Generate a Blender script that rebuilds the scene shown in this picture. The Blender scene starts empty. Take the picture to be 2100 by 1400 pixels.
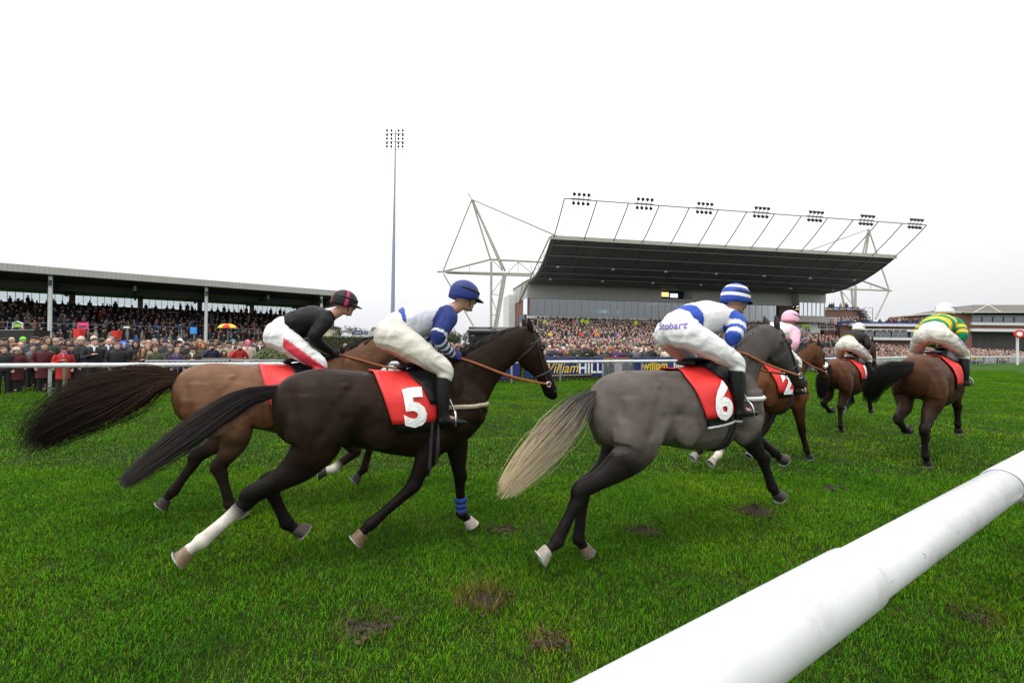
import bpy, bmesh, math, random
import numpy as np
from mathutils import Vector, Matrix, noise as mnoise
from mathutils.kdtree import KDTree
from mathutils.bvhtree import BVHTree
scene = bpy.context.scene
COL = scene.collection
R = math.radians
rnd = random.Random(7)

# ------------------------------------------------------------------ camera
CAM_Z, FPX = 1.77, 933.0
cd = bpy.data.cameras.new("camera"); cd.sensor_width = 36.0; cd.lens = 16.0
cd.clip_start = 0.05; cd.clip_end = 3000
cam = bpy.data.objects.new("camera", cd); COL.objects.link(cam)
CM = Matrix.Rotation(math.pi/2 + R(.50), 4, 'X') @ Matrix.Rotation(R(.60), 4, 'Z')
cam.matrix_world = Matrix.Translation((0, 0, CAM_Z)) @ CM
scene.camera = cam

# ------------------------------------------------------------------ sky, sun, exposure
scene.view_settings.view_transform = 'Standard'; scene.view_settings.look = 'None'
scene.view_settings.exposure = 0.0; scene.view_settings.gamma = 1.0
SUN_EL, SUN_AZ = 66, 215           # high soft sun behind the camera
w = bpy.data.worlds.new("World"); scene.world = w; w.use_nodes = True
nt = w.node_tree; nt.nodes.clear()
def N(t, x=0, **kw):
    n = nt.nodes.new(t)
    for k, v in kw.items(): setattr(n, k, v)
    return n
sky = N('ShaderNodeTexSky', sky_type='NISHITA'); sky.sun_disc = False
sky.sun_elevation = R(SUN_EL); sky.sun_rotation = R(SUN_AZ); sky.dust_density = 6.0
skys = N('ShaderNodeVectorMath', operation='SCALE'); skys.inputs['Scale'].default_value = .10
nt.links.new(sky.outputs[0], skys.inputs[0])
tc = N('ShaderNodeTexCoord'); sep = N('ShaderNodeSeparateXYZ')
nt.links.new(tc.outputs['Generated'], sep.inputs[0])
ramp = N('ShaderNodeValToRGB')      # overcast: about three times brighter overhead than at the horizon
cr = ramp.color_ramp; cr.elements[0].position = 0.0; cr.elements[0].color = (.80, .81, .84, 1)
cr.elements[1].position = 1.0; cr.elements[1].color = (1.0, 1.0, 1.0, 1)
e = cr.elements.new(.12); e.color = (.88, .885, .90, 1)
e = cr.elements.new(.35); e.color = (.98, .98, .985, 1)
nt.links.new(sep.outputs['Z'], ramp.inputs[0])
# brightness of the cloud layer by height and slightly by compass direction
m1 = N('ShaderNodeMath', operation='MULTIPLY_ADD'); m1.inputs[1].default_value = 1.5; m1.inputs[2].default_value = 1.0
mx = N('ShaderNodeMath', operation='MAXIMUM'); mx.inputs[1].default_value = 0
nt.links.new(sep.outputs['Z'], mx.inputs[0]); nt.links.new(mx.outputs[0], m1.inputs[0])
m2 = N('ShaderNodeMath', operation='MULTIPLY_ADD'); m2.inputs[1].default_value = -.12; m2.inputs[2].default_value = 1.05
nt.links.new(sep.outputs['X'], m2.inputs[0])
cn = N('ShaderNodeTexNoise'); cn.inputs['Scale'].default_value = 2.2; cn.inputs['Detail'].default_value = 4
nt.links.new(tc.outputs['Generated'], cn.inputs['Vector'])
m3 = N('ShaderNodeMath', operation='MULTIPLY_ADD'); m3.inputs[1].default_value = .10; m3.inputs[2].default_value = .95
nt.links.new(cn.outputs['Fac'], m3.inputs[0])
m4 = N('ShaderNodeMath', operation='MULTIPLY'); m5 = N('ShaderNodeMath', operation='MULTIPLY')
nt.links.new(m1.outputs[0], m4.inputs[0]); nt.links.new(m2.outputs[0], m4.inputs[1])
nt.links.new(m4.outputs[0], m5.inputs[0]); nt.links.new(m3.outputs[0], m5.inputs[1])
ov = N('ShaderNodeVectorMath', operation='SCALE')
nt.links.new(ramp.outputs[0], ov.inputs[0]); nt.links.new(m5.outputs[0], ov.inputs['Scale'])
mixw = N('ShaderNodeMix', data_type='RGBA'); mixw.inputs[0].default_value = .92
nt.links.new(skys.outputs[0], mixw.inputs[6]); nt.links.new(ov.outputs[0], mixw.inputs[7])
bg = N('ShaderNodeBackground'); bg.inputs[1].default_value = 1.0
wo = N('ShaderNodeOutputWorld')
nt.links.new(mixw.outputs[2], bg.inputs[0]); nt.links.new(bg.outputs[0], wo.inputs[0])
sl = bpy.data.lights.new("sun", 'SUN'); sl.energy = 1.5; sl.angle = R(10); sl.color = (1, .96, .9)
so = bpy.data.objects.new("sun", sl); COL.objects.link(so)
sdir = Vector((math.sin(R(SUN_AZ))*math.cos(R(SUN_EL)), math.cos(R(SUN_AZ))*math.cos(R(SUN_EL)), math.sin(R(SUN_EL))))
so.rotation_euler = sdir.to_track_quat('Z', 'Y').to_euler(); so.location = (0, 0, 60)

# ------------------------------------------------------------------ small geometry helpers
CAM3 = CM.to_3x3()
def P(px, py, Y):
    """point at forward distance Y seen at photo pixel (px, py)"""
    d = CAM3 @ Vector(((px-1050)/FPX, -(py-700)/FPX, -1.0))
    return Vector((0, 0, CAM_Z)) + d*(Y/d.y)
def V(*a): return Vector(a)
def lerp(a, b, t): return a + (b-a)*t

class MB:
    """collects shapes that become one mesh"""
    def __init__(s): s.v = []; s.f = []; s.m = []; s.c = []
    def add(s, vs, fs, mi=0, col=None):
        o = len(s.v); s.v.extend(tuple(v) for v in vs)
        for f in fs: s.f.append(tuple(i+o for i in f)); s.m.append(mi); s.c.append(col)
        return s
    def hexa(s, p, mi=0, col=None):
        return s.add(p, [(0,3,2,1),(4,5,6,7),(0,1,5,4),(1,2,6,5),(2,3,7,6),(3,0,4,7)], mi, col)
    def box(s, c, d, mi=0, col=None, rz=0.0):
        x, y, z = d[0]/2, d[1]/2, d[2]/2; cs, sn = math.cos(rz), math.sin(rz)
        p = [(-x,-y,-z),(x,-y,-z),(x,y,-z),(-x,y,-z),(-x,-y,z),(x,-y,z),(x,y,z),(-x,y,z)]
        return s.hexa([(c[0]+a*cs-b*sn, c[1]+a*sn+b*cs, c[2]+e) for a, b, e in p], mi, col)
    def prism(s, F, t, q, z, mi=0, col=None):
        """box in a local (t,q,z) frame given by function F; t,q,z are (lo,hi)"""
        p = [F(a, b, c) for c in z for a, b in ((t[0],q[0]),(t[1],q[0]),(t[1],q[1]),(t[0],q[1]))]
        return s.hexa(p, mi, col)
    def grid(s, g, mi=0, col=None):
        o = len(s.v); n = len(g[0])
        for r in g: s.v.extend(tuple(p) for p in r)
        for j in range(len(g)-1):
            for i in range(n-1): s.f.append((o+j*n+i, o+j*n+i+1, o+(j+1)*n+i+1, o+(j+1)*n+i)); s.m.append(mi); s.c.append(col)
        return s
    def quad(s, a, b, c, d, mi=0, col=None): return s.add([a, b, c, d], [(0,1,2,3)], mi, col)
    def tube(s, pts, rad, n=8, mi=0, col=None, cap=True):
        pts = [Vector(p) for p in pts]; rs = rad if isinstance(rad, (list, tuple)) else [rad]*len(pts)
        o = len(s.v); k = len(pts); ref = None; fs = []
        for i, p in enumerate(pts):
            t = (pts[min(i+1, k-1)] - pts[max(i-1, 0)])
            t = t.normalized() if t.length > 1e-9 else Vector((0,0,1))
            if ref is None: ref = t.orthogonal().normalized()
            a = (ref - t*ref.dot(t)); a = a.normalized() if a.length > 1e-6 else t.orthogonal().normalized()
            ref = a; b = t.cross(a)
            for j in range(n):
                g = 2*math.pi*j/n; s.v.append(tuple(p + (a*math.cos(g)+b*math.sin(g))*rs[i]))
        for i in range(k-1):
            for j in range(n):
                j2 = (j+1) % n; fs.append((o+i*n+j, o+i*n+j2, o+(i+1)*n+j2, o+(i+1)*n+j))
        if cap: fs.append(tuple(o+j for j in reversed(range(n)))); fs.append(tuple(o+(k-1)*n+j for j in range(n)))
        for f in fs: s.f.append(f); s.m.append(mi); s.c.append(col)
        return s
    def ring(s, rings, mi=0, col=None, cap=True):
        """loft: list of equally long point rings"""
        o = len(s.v); n = len(rings[0]); k = len(rings); fs = []
        for r in rings: s.v.extend(tuple(p) for p in r)
        for i in range(k-1):
            for j in range(n):
                j2 = (j+1) % n; fs.append((o+i*n+j, o+i*n+j2, o+(i+1)*n+j2, o+(i+1)*n+j))
        if cap: fs.append(tuple(o+j for j in reversed(range(n)))); fs.append(tuple(o+(k-1)*n+j for j in range(n)))
        for f in fs: s.f.append(f); s.m.append(mi); s.c.append(col)
        return s
    def ell(s, c, r, mi=0, col=None, nu=12, nv=8, M=None):
        rings = []
        for i in range(nv+1):
            a = math.pi*(i/nv) ; a = min(max(a, .06), math.pi-.06)
            rr = []
            for j in range(nu):
                g = 2*math.pi*j/nu
                p = Vector((r[0]*math.sin(a)*math.cos(g), r[1]*math.sin(a)*math.sin(g), -r[2]*math.cos(a)))
                if M: p = M @ p
                rr.append(p + Vector(c))
            rings.append(rr)
        return s.ring(rings, mi, col)
    def text(s, body, F, size, mi=0, col=None, **kw):
        vs, fs = text_shape(body, **kw)
        return s.add([F(x*size, y*size) for x, y in vs], fs, mi, col)
    def mesh(s, name):
        me = bpy.data.meshes.new(name); me.from_pydata(s.v, [], s.f); 
        return me
    def build(s, name, mats, parent=None, smooth=False, local=False, origin=None, merge=False):
        mats = mats if isinstance(mats, (list, tuple)) else [mats]
        vs = np.array(s.v, float).reshape(-1, 3); loc = Vector((0,0,0))
        if parent is not None and not local: vs = vs - np.array(wloc(parent))
        elif parent is None:
            loc = Vector(origin) if origin is not None else Vector(((vs[:,0].min()+vs[:,0].max())/2, (vs[:,1].min()+vs[:,1].max())/2, vs[:,2].min()))
            vs = vs - np.array(loc)
        me = bpy.data.meshes.new(name); me.from_pydata(vs.tolist(), [], s.f)
        for m in mats: me.materials.append(m)
        if len(mats) > 1: me.polygons.foreach_set('material_index', s.m)
        if any(c is not None for c in s.c):
            at = me.color_attributes.new('Col', 'FLOAT_COLOR', 'CORNER'); buf = []
            for f, c in zip(s.f, s.c):
                c = c or (1,1,1); buf.extend((c[0], c[1], c[2], 1.0)*len(f))
            at.data.foreach_set('color', buf)
        if smooth: me.polygons.foreach_set('use_smooth', [True]*len(me.polygons))
        me.update()
        return link(name, me, parent, loc)
def wloc(o):
    p = Vector(o.location)
    while o.parent: o = o.parent; p = p + Vector(o.location)
    return p
def link(name, me, parent=None, loc=(0,0,0)):
    o = bpy.data.objects.new(name, me); COL.objects.link(o)
    if parent is not None: o.parent = parent
    else: o.location = loc
    return o
def tag(o, label=None, cat=None, group=None, kind=None):
    if label: o['label'] = label
    if cat: o['category'] = cat
    if group: o['group'] = group
    if kind: o['kind'] = kind
    return o
def thing(name, label, cat, loc=(0,0,0), rz=0.0, group=None):
    o = bpy.data.objects.new(name, None); COL.objects.link(o); o.empty_display_size = .2
    o.location = loc; o.rotation_euler = (0, 0, rz)
    return tag(o, label, cat, group)
_txt = {}
def text_shape(body, shear=0.0, bold=0.0, space=1.0, align='CENTER'):
    key = (body, shear, bold, space, align)
    if key not in _txt:
        cu = bpy.data.curves.new("lettering", 'FONT'); cu.body = body; cu.size = 1.0; cu.shear = shear; cu.offset = bold
        cu.space_character = space; cu.align_x = align; cu.resolution_u = 3; cu.fill_mode = 'FRONT'
        o = bpy.data.objects.new("lettering", cu); COL.objects.link(o)
        me = bpy.data.meshes.new_from_object(o.evaluated_get(bpy.context.evaluated_depsgraph_get()))
        _txt[key] = ([(v.co.x, v.co.y) for v in me.vertices], [tuple(p.vertices) for p in me.polygons])
        bpy.data.objects.remove(o); bpy.data.curves.remove(cu); bpy.data.meshes.remove(me)
    return _txt[key]
def remesh(mb, voxel, smooth=3, factor=.5, name="shape"):
    """fuse overlapping closed shapes into one continuous skin"""
    me = mb.mesh(name); o = bpy.data.objects.new(name, me); COL.objects.link(o)
    r = o.modifiers.new("r", 'REMESH'); r.mode = 'VOXEL'; r.voxel_size = voxel; r.use_smooth_shade = True
    if smooth:
        sm = o.modifiers.new("s", 'SMOOTH'); sm.factor = factor; sm.iterations = smooth
    dg = bpy.context.evaluated_depsgraph_get()
    out = bpy.data.meshes.new_from_object(o.evaluated_get(dg), depsgraph=dg)
    bpy.data.objects.remove(o); bpy.data.meshes.remove(me)
    out.name = name; out.materials.clear()
    out.polygons.foreach_set('use_smooth', [True]*len(out.polygons))
    return out
def paint(me, fn):
    """vertex colours from a function of position"""
    n = len(me.vertices); co = np.empty(n*3); me.vertices.foreach_get('co', co); co = co.reshape(-1, 3)
    at = me.color_attributes.new('Col', 'FLOAT_COLOR', 'POINT'); buf = np.ones((n, 4))
    for i in range(n): buf[i, :3] = fn(co[i])
    at.data.foreach_set('color', buf.ravel())

# ------------------------------------------------------------------ materials
def mat(name, col=(.5,.5,.5), rough=.6, metal=0.0, spec=.5, var=0.0, vscale=4.0, bump=0.0, bscale=40.0, attr=False, obcol=False, sheen=0.0, emit=None, estr=1.0, trans=0.0, stretch=None, coat=0.0, dirt=None, dscale=1.5, damt=.5):
    m = bpy.data.materials.new(name); m.use_nodes = True; t = m.node_tree; b = t.nodes['Principled BSDF']
    b.inputs['Roughness'].default_value = rough; b.inputs['Metallic'].default_value = metal
    b.inputs['Specular IOR Level'].default_value = spec
    if sheen: b.inputs['Sheen Weight'].default_value = sheen
    if coat: b.inputs['Coat Weight'].default_value = coat; b.inputs['Coat Roughness'].default_value = .15
    if trans: b.inputs['Transmission Weight'].default_value = trans
    src = None
    if attr:
        a = t.nodes.new('ShaderNodeAttribute'); a.attribute_name = 'Col'; src = a.outputs['Color']
    elif obcol:
        a = t.nodes.new('ShaderNodeObjectInfo'); src = a.outputs['Color']
    tcn = t.nodes.new('ShaderNodeTexCoord'); vec = tcn.outputs['Object']
    if stretch:
        mp = t.nodes.new('ShaderNodeMapping'); mp.inputs['Scale'].default_value = stretch
        t.links.new(vec, mp.inputs[0]); vec = mp.outputs[0]
    if src is None:
        c = t.nodes.new('ShaderNodeRGB'); c.outputs[0].default_value = (*col, 1); src = c.outputs[0]
    if var:
        no = t.nodes.new('ShaderNodeTexNoise'); no.inputs['Scale'].default_value = vscale; no.inputs['Detail'].default_value = 6
        t.links.new(vec, no.inputs['Vector'])
        mr = t.nodes.new('ShaderNodeMapRange'); mr.inputs[1].default_value = .25; mr.inputs[2].default_value = .75
        mr.inputs[3].default_value = 1-var; mr.inputs[4].default_value = 1+var
        t.links.new(no.outputs['Fac'], mr.inputs[0])
        sc = t.nodes.new('ShaderNodeVectorMath'); sc.operation = 'SCALE'
        t.links.new(src, sc.inputs[0]); t.links.new(mr.outputs[0], sc.inputs['Scale']); src = sc.outputs[0]
    if dirt:
        no = t.nodes.new('ShaderNodeTexNoise'); no.inputs['Scale'].default_value = dscale; no.inputs['Detail'].default_value = 8
        no.inputs['Roughness'].default_value = .7
        t.links.new(vec, no.inputs['Vector'])
        mr = t.nodes.new('ShaderNodeMapRange'); mr.inputs[1].default_value = .50; mr.inputs[2].default_value = .74
        mr.inputs[3].default_value = 0; mr.inputs[4].default_value = damt
        t.links.new(no.outputs['Fac'], mr.inputs[0])
        mi = t.nodes.new('ShaderNodeMix'); mi.data_type = 'RGBA'; mi.inputs[7].default_value = (*dirt, 1)
        t.links.new(mr.outputs[0], mi.inputs[0]); t.links.new(src, mi.inputs[6]); src = mi.outputs[2]
    t.links.new(src, b.inputs['Base Color'])
    if bump:
        no = t.nodes.new('ShaderNodeTexNoise'); no.inputs['Scale'].default_value = bscale; no.inputs['Detail'].default_value = 5
        t.links.new(vec, no.inputs['Vector'])
        bp = t.nodes.new('ShaderNodeBump'); bp.inputs['Strength'].default_value = bump; bp.inputs['Distance'].default_value = .02
        t.links.new(no.outputs['Fac'], bp.inputs['Height']); t.links.new(bp.outputs[0], b.inputs['Normal'])
    if emit:
        b.inputs['Emission Color'].default_value = (*emit, 1); b.inputs['Emission Strength'].default_value = estr
    return m
def banded(name, c1, c2, period, width=.12, axis=2, rough=.5, bumpy=.0, var=.06):
    """thin dark joints every `period` metres along one axis (cladding boards, roof sheets)"""
    m = mat(name, c1, rough, var=var, vscale=.8); t = m.node_tree; b = t.nodes['Principled BSDF']
    src = b.inputs['Base Color'].links[0].from_socket
    tcn = t.nodes.new('ShaderNodeTexCoord'); sp = t.nodes.new('ShaderNodeSeparateXYZ'); t.links.new(tcn.outputs['Object'], sp.inputs[0])
    d = t.nodes.new('ShaderNodeMath'); d.operation = 'DIVIDE'; d.inputs[1].default_value = period; t.links.new(sp.outputs[axis], d.inputs[0])
    f = t.nodes.new('ShaderNodeMath'); f.operation = 'FRACT'; t.links.new(d.outputs[0], f.inputs[0])
    l = t.nodes.new('ShaderNodeMath'); l.operation = 'LESS_THAN'; l.inputs[1].default_value = width; t.links.new(f.outputs[0], l.inputs[0])
    mi = t.nodes.new('ShaderNodeMix'); mi.data_type = 'RGBA'; mi.inputs[7].default_value = (*c2, 1)
    t.links.new(l.outputs[0], mi.inputs[0]); t.links.new(src, mi.inputs[6]); t.links.new(mi.outputs[2], b.inputs['Base Color'])
    return m
def brickm(name, c1, c2, mortar, scale=1.0):
    m = mat(name, c1, .85); t = m.node_tree; b = t.nodes['Principled BSDF']
    tcn = t.nodes.new('ShaderNodeTexCoord'); sp = t.nodes.new('ShaderNodeSeparateXYZ'); t.links.new(tcn.outputs['Object'], sp.inputs[0])
    ad = t.nodes.new('ShaderNodeMath'); ad.operation = 'ADD'; t.links.new(sp.outputs[0], ad.inputs[0]); t.links.new(sp.outputs[1], ad.inputs[1])
    cb = t.nodes.new('ShaderNodeCombineXYZ'); t.links.new(ad.outputs[0], cb.inputs[0]); t.links.new(sp.outputs[2], cb.inputs[1])
    br = t.nodes.new('ShaderNodeTexBrick'); br.inputs['Scale'].default_value = scale
    br.inputs['Brick Width'].default_value = .24; br.inputs['Row Height'].default_value = .08; br.inputs['Mortar Size'].default_value = .008
    br.inputs['Color1'].default_value = (*c1, 1); br.inputs['Color2'].default_value = (*c2, 1); br.inputs['Mortar'].default_value = (*mortar, 1)
    t.links.new(cb.outputs[0], br.inputs['Vector'])
    no = t.nodes.new('ShaderNodeTexNoise'); no.inputs['Scale'].default_value = .6; no.inputs['Detail'].default_value = 5
    t.links.new(tcn.outputs['Object'], no.inputs['Vector'])
    mr = t.nodes.new('ShaderNodeMapRange'); mr.inputs[3].default_value = .65; mr.inputs[4].default_value = 1.3; t.links.new(no.outputs['Fac'], mr.inputs[0])
    sc = t.nodes.new('ShaderNodeVectorMath'); sc.operation = 'SCALE'
    t.links.new(br.outputs['Color'], sc.inputs[0]); t.links.new(mr.outputs[0], sc.inputs['Scale']); t.links.new(sc.outputs[0], b.inputs['Base Color'])
    return m
def glassm(name, tint=(.5,.6,.62), alpha=.35, rough=.03):
    m = bpy.data.materials.new(name); m.use_nodes = True; t = m.node_tree; t.nodes.clear()
    o = t.nodes.new('ShaderNodeOutputMaterial'); mx_ = t.nodes.new('ShaderNodeMixShader'); tr = t.nodes.new('ShaderNodeBsdfTransparent')
    g = t.nodes.new('ShaderNodeBsdfGlossy'); g.inputs['Roughness'].default_value = rough; g.inputs['Color'].default_value = (.9,.95,.97,1)
    tr.inputs[0].default_value = (*tint, 1); fr = t.nodes.new('ShaderNodeFresnel'); fr.inputs[0].default_value = 1.5
    ma = t.nodes.new('ShaderNodeMath'); ma.operation = 'ADD'; ma.use_clamp = True; ma.inputs[1].default_value = alpha
    t.links.new(fr.outputs[0], ma.inputs[0]); t.links.new(ma.outputs[0], mx_.inputs[0])
    t.links.new(tr.outputs[0], mx_.inputs[1]); t.links.new(g.outputs[0], mx_.inputs[2]); t.links.new(mx_.outputs[0], o.inputs[0])
    return m
M = {}
M['white_pvc'] = mat("white_pvc", (.56,.57,.585), .38, spec=.35, var=.05, vscale=6, dirt=(.26,.24,.20), dscale=4.5, damt=.55, stretch=(1,1,1))
M['white_paint'] = mat("white_paint", (.62,.63,.64), .45, var=.06, dirt=(.3,.28,.24), dscale=2, damt=.3)
M['cream_steel'] = mat("cream_steel", (.36,.36,.31), .45, var=.10, vscale=1.5, dirt=(.35,.31,.2), dscale=1.2, damt=.4)
M['grey_steel'] = mat("grey_steel", (.22,.24,.27), .5, metal=.3, var=.08)
M['dark_steel'] = mat("dark_steel", (.035,.037,.04), .55, var=.1)
M['galv'] = mat("galv", (.36,.40,.46), .45, metal=.4, var=.1)
M['black'] = mat("black_paint", (.012,.012,.013), .5, var=.15)
M['navy'] = mat("navy_vinyl", (.010,.024,.15), .38, var=.12, vscale=1.2, bump=.35, bscale=2.2)
M['yellow'] = mat("yellow_lettering", (.80,.55,.03), .5)
M['white'] = mat("white_lettering", (.85,.85,.85), .5)
M['concrete'] = mat("concrete", (.25,.24,.22), .9, var=.2, vscale=.7, bump=.3)
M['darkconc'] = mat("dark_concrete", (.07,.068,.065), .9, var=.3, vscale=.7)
M['clad'] = banded("pale_cladding", (.42,.41,.39), (.20,.195,.19), .30, .12)
M['clad_w'] = banded("white_cladding", (.62,.63,.63), (.36,.37,.37), .30, .10)
M['fascia'] = banded("ribbed_fascia", (.36,.355,.335), (.30,.295,.28), .35, .25, axis=0, var=.12)
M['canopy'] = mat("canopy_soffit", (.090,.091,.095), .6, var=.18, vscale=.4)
M['brick'] = brickm("brown_brick", (.16,.065,.042), (.11,.045,.032), (.20,.17,.14))
M['redbrick'] = brickm("red_brick", (.20,.07,.042), (.14,.05,.032), (.20,.16,.13))
M['glass'] = glassm("dark_glass", (.22,.30,.32), .17)
M['clear'] = glassm("clear_glass", (.80,.85,.86), .04)
M['slate'] = mat("slate_roof", (.11,.10,.09), .8, var=.4, vscale=2.5, bump=.4, bscale=6)
M['blueseat'] = mat("blue_seat", (.012,.03,.20), .45)
M['lamp'] = mat("lamp_glass", (.35,.35,.36), .2, spec=.7)
M['warm'] = mat("warm_room_light", (.8,.6,.3), .5, emit=(1,.66,.28), estr=1.4)
M['cool'] = mat("screen_glow", (.8,.9,1), .5, emit=(.75,.92,1), estr=1.3)
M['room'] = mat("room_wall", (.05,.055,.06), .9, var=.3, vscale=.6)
M['wood'] = mat("old_timber", (.16,.13,.09), .85, var=.25, vscale=6, stretch=(1,1,6))
M['bark'] = mat("bark", (.10,.085,.07), .9, var=.25, vscale=5)
M['leaf'] = mat("hedge_leaf", (.055,.085,.022), .55, attr=True, spec=.3)
M['cloth'] = mat("canvas", (1,1,1), .75, attr=True, var=.08)

# ------------------------------------------------------------------ ground and grass
def turf_nodes(t, b, base=None):
    """large soft patches in the turf, by place on the ground"""
    geo = t.nodes.new('ShaderNodeNewGeometry'); pos = geo.outputs['Position']
    def nz(scale, det=4, rough=.6):
        n = t.nodes.new('ShaderNodeTexNoise'); n.inputs['Scale'].default_value = scale; n.inputs['Detail'].default_value = det
        n.inputs['Roughness'].default_value = rough; t.links.new(pos, n.inputs['Vector']); return n.outputs['Fac']
    def ramp_(f, stops):
        r = t.nodes.new('ShaderNodeValToRGB'); t.links.new(f, r.inputs[0])
        while len(r.color_ramp.elements) < len(stops): r.color_ramp.elements.new(.5)
        for e_, (p, c) in zip(r.color_ramp.elements, stops): e_.position = p; e_.color = (*c, 1)
        return r.outputs[0]
    def mixc(f, a, c, mode='MIX'):
        m = t.nodes.new('ShaderNodeMix'); m.data_type = 'RGBA'; m.blend_type = mode
        if isinstance(f, float): m.inputs[0].default_value = f
        else: t.links.new(f, m.inputs[0])
        t.links.new(a, m.inputs[6]); t.links.new(c, m.inputs[7]); return m.outputs[2]
    return nz, ramp_, mixc
def turf(name):
    m = mat(name, rough=.9, spec=.12); t = m.node_tree; b = t.nodes['Principled BSDF']
    nz, ramp_, mixc = turf_nodes(t, b)
    big = ramp_(nz(.35, 5), [(.3, (.018,.066,.004)), (.5, (.030,.090,.005)), (.7, (.055,.100,.007))])
    fine = ramp_(nz(16, 4, .8), [(.35, (.22,.22,.22)), (.5, (.8,.8,.8)), (.68, (2.0,1.9,1.4))])
    c = mixc(1.0, big, fine, 'MULTIPLY')
    soil = ramp_(nz(1.7, 6, .7), [(.66, (0,0,0)), (.74, (1,1,1))])
    sm = t.nodes.new('ShaderNodeMath'); sm.operation = 'MULTIPLY'; sm.inputs[1].default_value = .55; t.links.new(soil, sm.inputs[0])
    br = t.nodes.new('ShaderNodeRGB'); br.outputs[0].default_value = (.055,.045,.014, 1)
    c = mixc(sm.outputs[0], c, br.outputs[0])
    t.links.new(c, b.inputs['Base Color'])
    bp = t.nodes.new('ShaderNodeBump'); bp.inputs['Strength'].default_value = .9; bp.inputs['Distance'].default_value = .05
    t.links.new(nz(22, 4, .7), bp.inputs['Height']); t.links.new(bp.outputs[0], b.inputs['Normal'])
    return m
mb = MB()
gx = [-900, -120, -40, -12, 0, 12, 40, 120, 900]
gy = [-60, -10, 0, 6, 14, 30, 60, 120, 1500]
vv = [(x, y, 0) for y in gy for x in gx]; nxg = len(gx)
mb.add(vv, [(j*nxg+i, j*nxg+i+1, (j+1)*nxg+i+1, (j+1)*nxg+i) for j in range(len(gy)-1) for i in range(nxg-1)])
tag(mb.build("ground", turf("turf"), origin=(0,0,0)), kind='structure')

def blade_mat():
    m = mat("grass_blade", rough=.8, spec=.06, attr=True); t = m.node_tree; b = t.nodes['Principled BSDF']
    nz, ramp_, mixc = turf_nodes(t, b)
    a = [n for n in t.nodes if n.type == 'ATTRIBUTE'][0].outputs['Color']
    big = ramp_(nz(.55, 5), [(.30, (.62,.80,.65)), (.47, (1.0,1.04,1)), (.70, (1.85,1.38,1.1))])
    c = mixc(1.0, a, big, 'MULTIPLY')
    oi = t.nodes.new('ShaderNodeObjectInfo')
    rr = ramp_(oi.outputs['Random'], [(0, (.72,.75,.75)), (1, (1.25,1.2,1.15))])
    c = mixc(1.0, c, rr, 'MULTIPLY')
    t.links.new(c, b.inputs['Base Color'])
    b.inputs['Transmission Weight'].default_value = 0
    b.inputs['Subsurface Weight'].default_value = 0
    return m
M['blade'] = blade_mat()
def tuft(name, n, rad, hmin, hmax, wdt, seed, straw=.10):
    rg = random.Random(seed); v = []; f = []; c = []
    for _ in range(n):
        r = rad*math.sqrt(rg.random()); a = rg.random()*6.283; x, y = r*math.cos(a), r*math.sin(a)
        clump = .75 + .5*mnoise.noise(Vector((x*9+seed, y*9, 0)))
        h = rg.uniform(hmin, hmax)*max(.4, clump); g = rg.random()*6.283; lean = rg.uniform(.15, 1.05)*h
        dx, dy = math.cos(g), math.sin(g); sx, sy = -dy*wdt/2, dx*wdt/2
        if rg.random() < straw: k = rg.choice([(.15,.145,.04), (.12,.125,.03), (.08,.075,.025)])
        else:
            s = rg.uniform(.35, 1.8); k = (.040*s*rg.uniform(.6, 2.0), .150*s, .0040*s)
        o = len(v); m_ = (x+dx*lean*.35, y+dy*lean*.35, h*.62); tip = (x+dx*lean, y+dy*lean, h)
        v += [(x-sx, y-sy, 0), (x+sx, y+sy, 0), (m_[0]-sx*.8, m_[1]-sy*.8, m_[2]), (m_[0]+sx*.8, m_[1]+sy*.8, m_[2]), tip]
        f += [(o, o+1, o+3, o+2), (o+2, o+3, o+4)]
        c += [k]*7
    me = bpy.data.meshes.new(name); me.from_pydata(v, [], f); me.materials.append(M['blade'])
    at = me.color_attributes.new('Col', 'FLOAT_COLOR', 'CORNER')
    at.data.foreach_set('color', [q for k in c for q in (*k, 1.0)]); me.update()
    return bpy.data.objects.new(name, me)
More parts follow.
